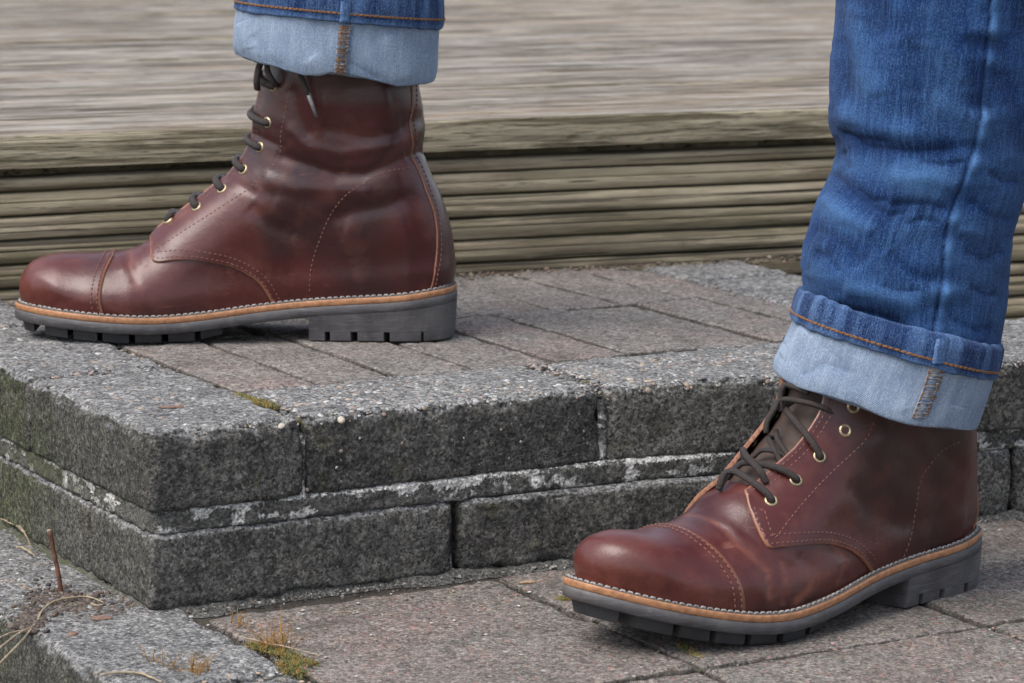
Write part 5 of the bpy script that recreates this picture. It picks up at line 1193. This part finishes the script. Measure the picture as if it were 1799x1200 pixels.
tuft([(262, 1160), (275, 1165)], 0, 8, .010, 'few faint orange stalks on the pale edging block at lower left')
# rusty twig standing in the crack
def rod(name, P, r, mat, label, catg, nz_=.0002, n=24):
    P = cat(P, n); P = P + vn(P, 300, 4)[:, None] * nz_; V, F = tube(P, np.interp(np.linspace(0, 1, n), np.linspace(0, 1, len(np.atleast_1d(r))), np.atleast_1d(r)), 8); o = mk(name, V, F, M[mat]); return tag(o, label, catg)
b0 = at((109, 1050), d=-.004); yt = b0[1]
tw = rod('twig', [b0, at((103, 1010), (0, 1, 0), yt), at((95, 972), (0, 1, 0), yt + .001), at((87, 934), (0, 1, 0), yt + .001)], [.0017, .0015, .0014, .0016], 'twig', 'thin rusty brown stick standing upright beside the step corner', 'twig')
V, F = tube(np.array([at((87, 935), (0, 1, 0), yt + .001), at((86.5, 930), (0, 1, 0), yt + .001)]), [.0017, .0013], 8); mk('cut_end', V, F, M['straw'], tw)
def strand(pts, z, label, r=.0006, mat='straw', lift=.002, name='straw'):
    P = [at(q, d=z + lift * random.uniform(.3, 1.2)) for q in pts]; return rod(name, P, [r, r, r * .6], mat, label, 'straw', .0003)
strand([(0, 1165), (25, 1140), (45, 1118), (62, 1095)], .004, 'long curved straw hanging over the edge at the far lower left', .0008)
strand([(0, 1120), (20, 1112), (50, 1105)], .006, 'short straw poking out of the dirt clump at the left edge', .0007)
strand([(0, 1138), (30, 1115), (58, 1100)], .008, 'bent straw between two others at the lower left edge', .0007)
strand([(66, 1090), (75, 1072), (100, 1055), (150, 1048), (182, 1058)], .001, 'arched dry grass stem on the dirt beside the upright stick', .0007)
strand([(180, 1185), (210, 1182), (250, 1184), (285, 1198)], .001, 'pale stem curving along the bottom of the edging block', .0008)
strand([(28, 962), (40, 963), (55, 972), (62, 978)], .001, 'bleached straw at the foot of the mossy wall face', .0008)
for k, pp in enumerate(([(8, 915), (30, 925), (48, 945), (54, 968)], [(20, 912), (40, 930), (52, 955)], [(0, 912), (22, 918), (44, 938), (58, 965)])):
    o = strand(pp, .004, ('topmost wispy dead grass stem against the green wall face, bending down to the right', 'shortest wispy dead grass stem at the foot of the green wall face', 'longest wispy dead grass stem, running from the left picture edge along the green wall')[k], .0004, lift=.004); o['group'] = 'dead grass wisps by the left wall'
strand([(425, 1120), (470, 1130), (520, 1140), (560, 1152)], .003, 'fine pale stem lying across the moss tuft', .0004)
strand([(585, 1076), (620, 1074), (648, 1071)], .0005, 'thin straw lying on the paving below the step front', .0004)
strand([(160, 1060), (172, 1063), (182, 1061)], .003, 'short yellow straw end in the soil near the step corner', .0006)
strand([(750, 795), (755, 812), (760, 824)], .075, 'x', .0004) if False else None
# leaf scrap, wood chips
def chip(name, q, z, s_, colr_mat, label, catg, el=(1, .45, .14), rot=0.0):
    V = IV * (1 + .25 * vn(IV + random.random() * 90, 1.3, 2))[:, None] * np.array(el) * s_; a = rot
    V = np.stack([V[:, 0] * math.cos(a) - V[:, 1] * math.sin(a), V[:, 0] * math.sin(a) + V[:, 1] * math.cos(a), V[:, 2]], -1) + at(q, d=z) + [0, 0, s_ * el[2] * .6]
    return tag(mk(name, V, [list(f) for f in IF], M[colr_mat], smooth=False), label, catg)
M['leafy'] = m_simple('dead_leaf', (.20, .12, .085), .8, (.12, .07, .05), 300); M['chipw'] = m_simple('wood_chip', (.33, .24, .14), .8, (.2, .13, .08), 300)
chip('dead_leaf', (178, 1087), .001, .0078, 'leafy', 'pinkish brown scrap of leaf on the soil at the step corner', 'leaf', (1, .6, .13), .2)
chip('dead_leaf', (128, 1116), .0, .0045, 'leafy', 'small red brown crumb of leaf below the soil patch', 'leaf', (1, .7, .3), 1.2)
chip('wood_chip', (928, 1025), .0, .0062, 'chipw', 'tan splinter of wood lying just below the step front', 'wood chip', (1, .32, .2), .35)
chip('wood_chip', (300, 716), H, .0090, 'leafy', 'dark flat flake lying on top of the corner block', 'wood chip', (1, .35, .08), .05)
# crumbs of soil in the corner and along the foot of the fascia
def crumbs(name, region, z, n, smin, smax, mats_c, label, surf=None):
    acc = Acc()
    for _ in range(n):
        p = region(); s_ = smin * (smax / smin) ** (random.random() ** 2); pebble(acc, p + np.array([0, 0, z]), (random.gauss(0, .3), random.gauss(0, .3), 1), s_, random.choice(mats_c), random.uniform(.4, .8), .1)
    o = acc.build(name, M['stone'], None, smooth=False); o['kind'] = 'stuff'; tag(o, label, 'soil'); return o
SC = [(.05, .035, .028), (.08, .055, .042), (.035, .028, .024), (.11, .08, .06), (.14, .11, .08)]
def reg_corner():
    t = random.random(); q = (60 + 190 * t + random.gauss(0, 12), 1052 + 26 * t + random.gauss(0, 13)); return at(q, d=0)
crumbs('soil', reg_corner, .0, 2200, .0004, .0026, SC, 'dark crumbly soil heaped in the corner beside the upright stick')
crumbs('soil', lambda: at((random.gauss(52, 14), random.gauss(1092, 10)), d=0), .001, 600, .0005, .0030, SC, 'reddish brown clump of dirt at the left edge of the paving')
def reg_f():
    u_ = random.uniform(.36, .80); return DU * u_ + DN * (D0 - .004 - abs(random.gauss(0, .012)))
crumbs('leaf_litter', reg_f, H - .0015, 700, .0005, .0026, SC + [(.2, .13, .09), (.24, .2, .15), (.17, .10, .07)], 'brown leaf litter and soil along the foot of the deck fascia')
def reg_w():
    x = random.uniform(0, 2.9); y = -abs(random.gauss(0, .035)) + (kd[1] / kd[0] * (x - 1) if x > 1 else 0); return st(x, y - .01)
crumbs('grit', reg_w, .0, 700, .0005, .0016, [(.07, .065, .06), (.2, .19, .17), (.32, .3, .28), (.12, .1, .08)], 'fine grit along the foot of the step front')
def reg_j():
    if random.random() < .5: x = random.choice((.12, 1.092, 2.064, 3.03)); y = random.uniform(-2.4, -.1)
    else: x = random.uniform(.12, 3.2); y = random.choice(ys[3:-1])
    return st(x + random.gauss(0, .008), y + random.gauss(0, .008))
crumbs('grit', reg_j, -.0016, 1600, .0005, .0014, [(.05, .04, .033), (.09, .08, .065), (.2, .18, .16), (.06, .06, .03)], 'dirt and grit washed into the joints of the lower paving')
def reg_p():
    if random.random() < .7: x = random.choice(xs0[:-1]); y = random.uniform(.5, 2.4)
    else: x = random.uniform(.5, 2.9); y = random.choice((.502, 1.465))
    return st(x + random.gauss(0, .006), y + random.gauss(0, .006))
crumbs('grit', reg_p, H - .0028, 1200, .0005, .0013, [(.05, .04, .033), (.09, .08, .065), (.16, .15, .13)], 'dirt in the joints between the pavers on top of the step')
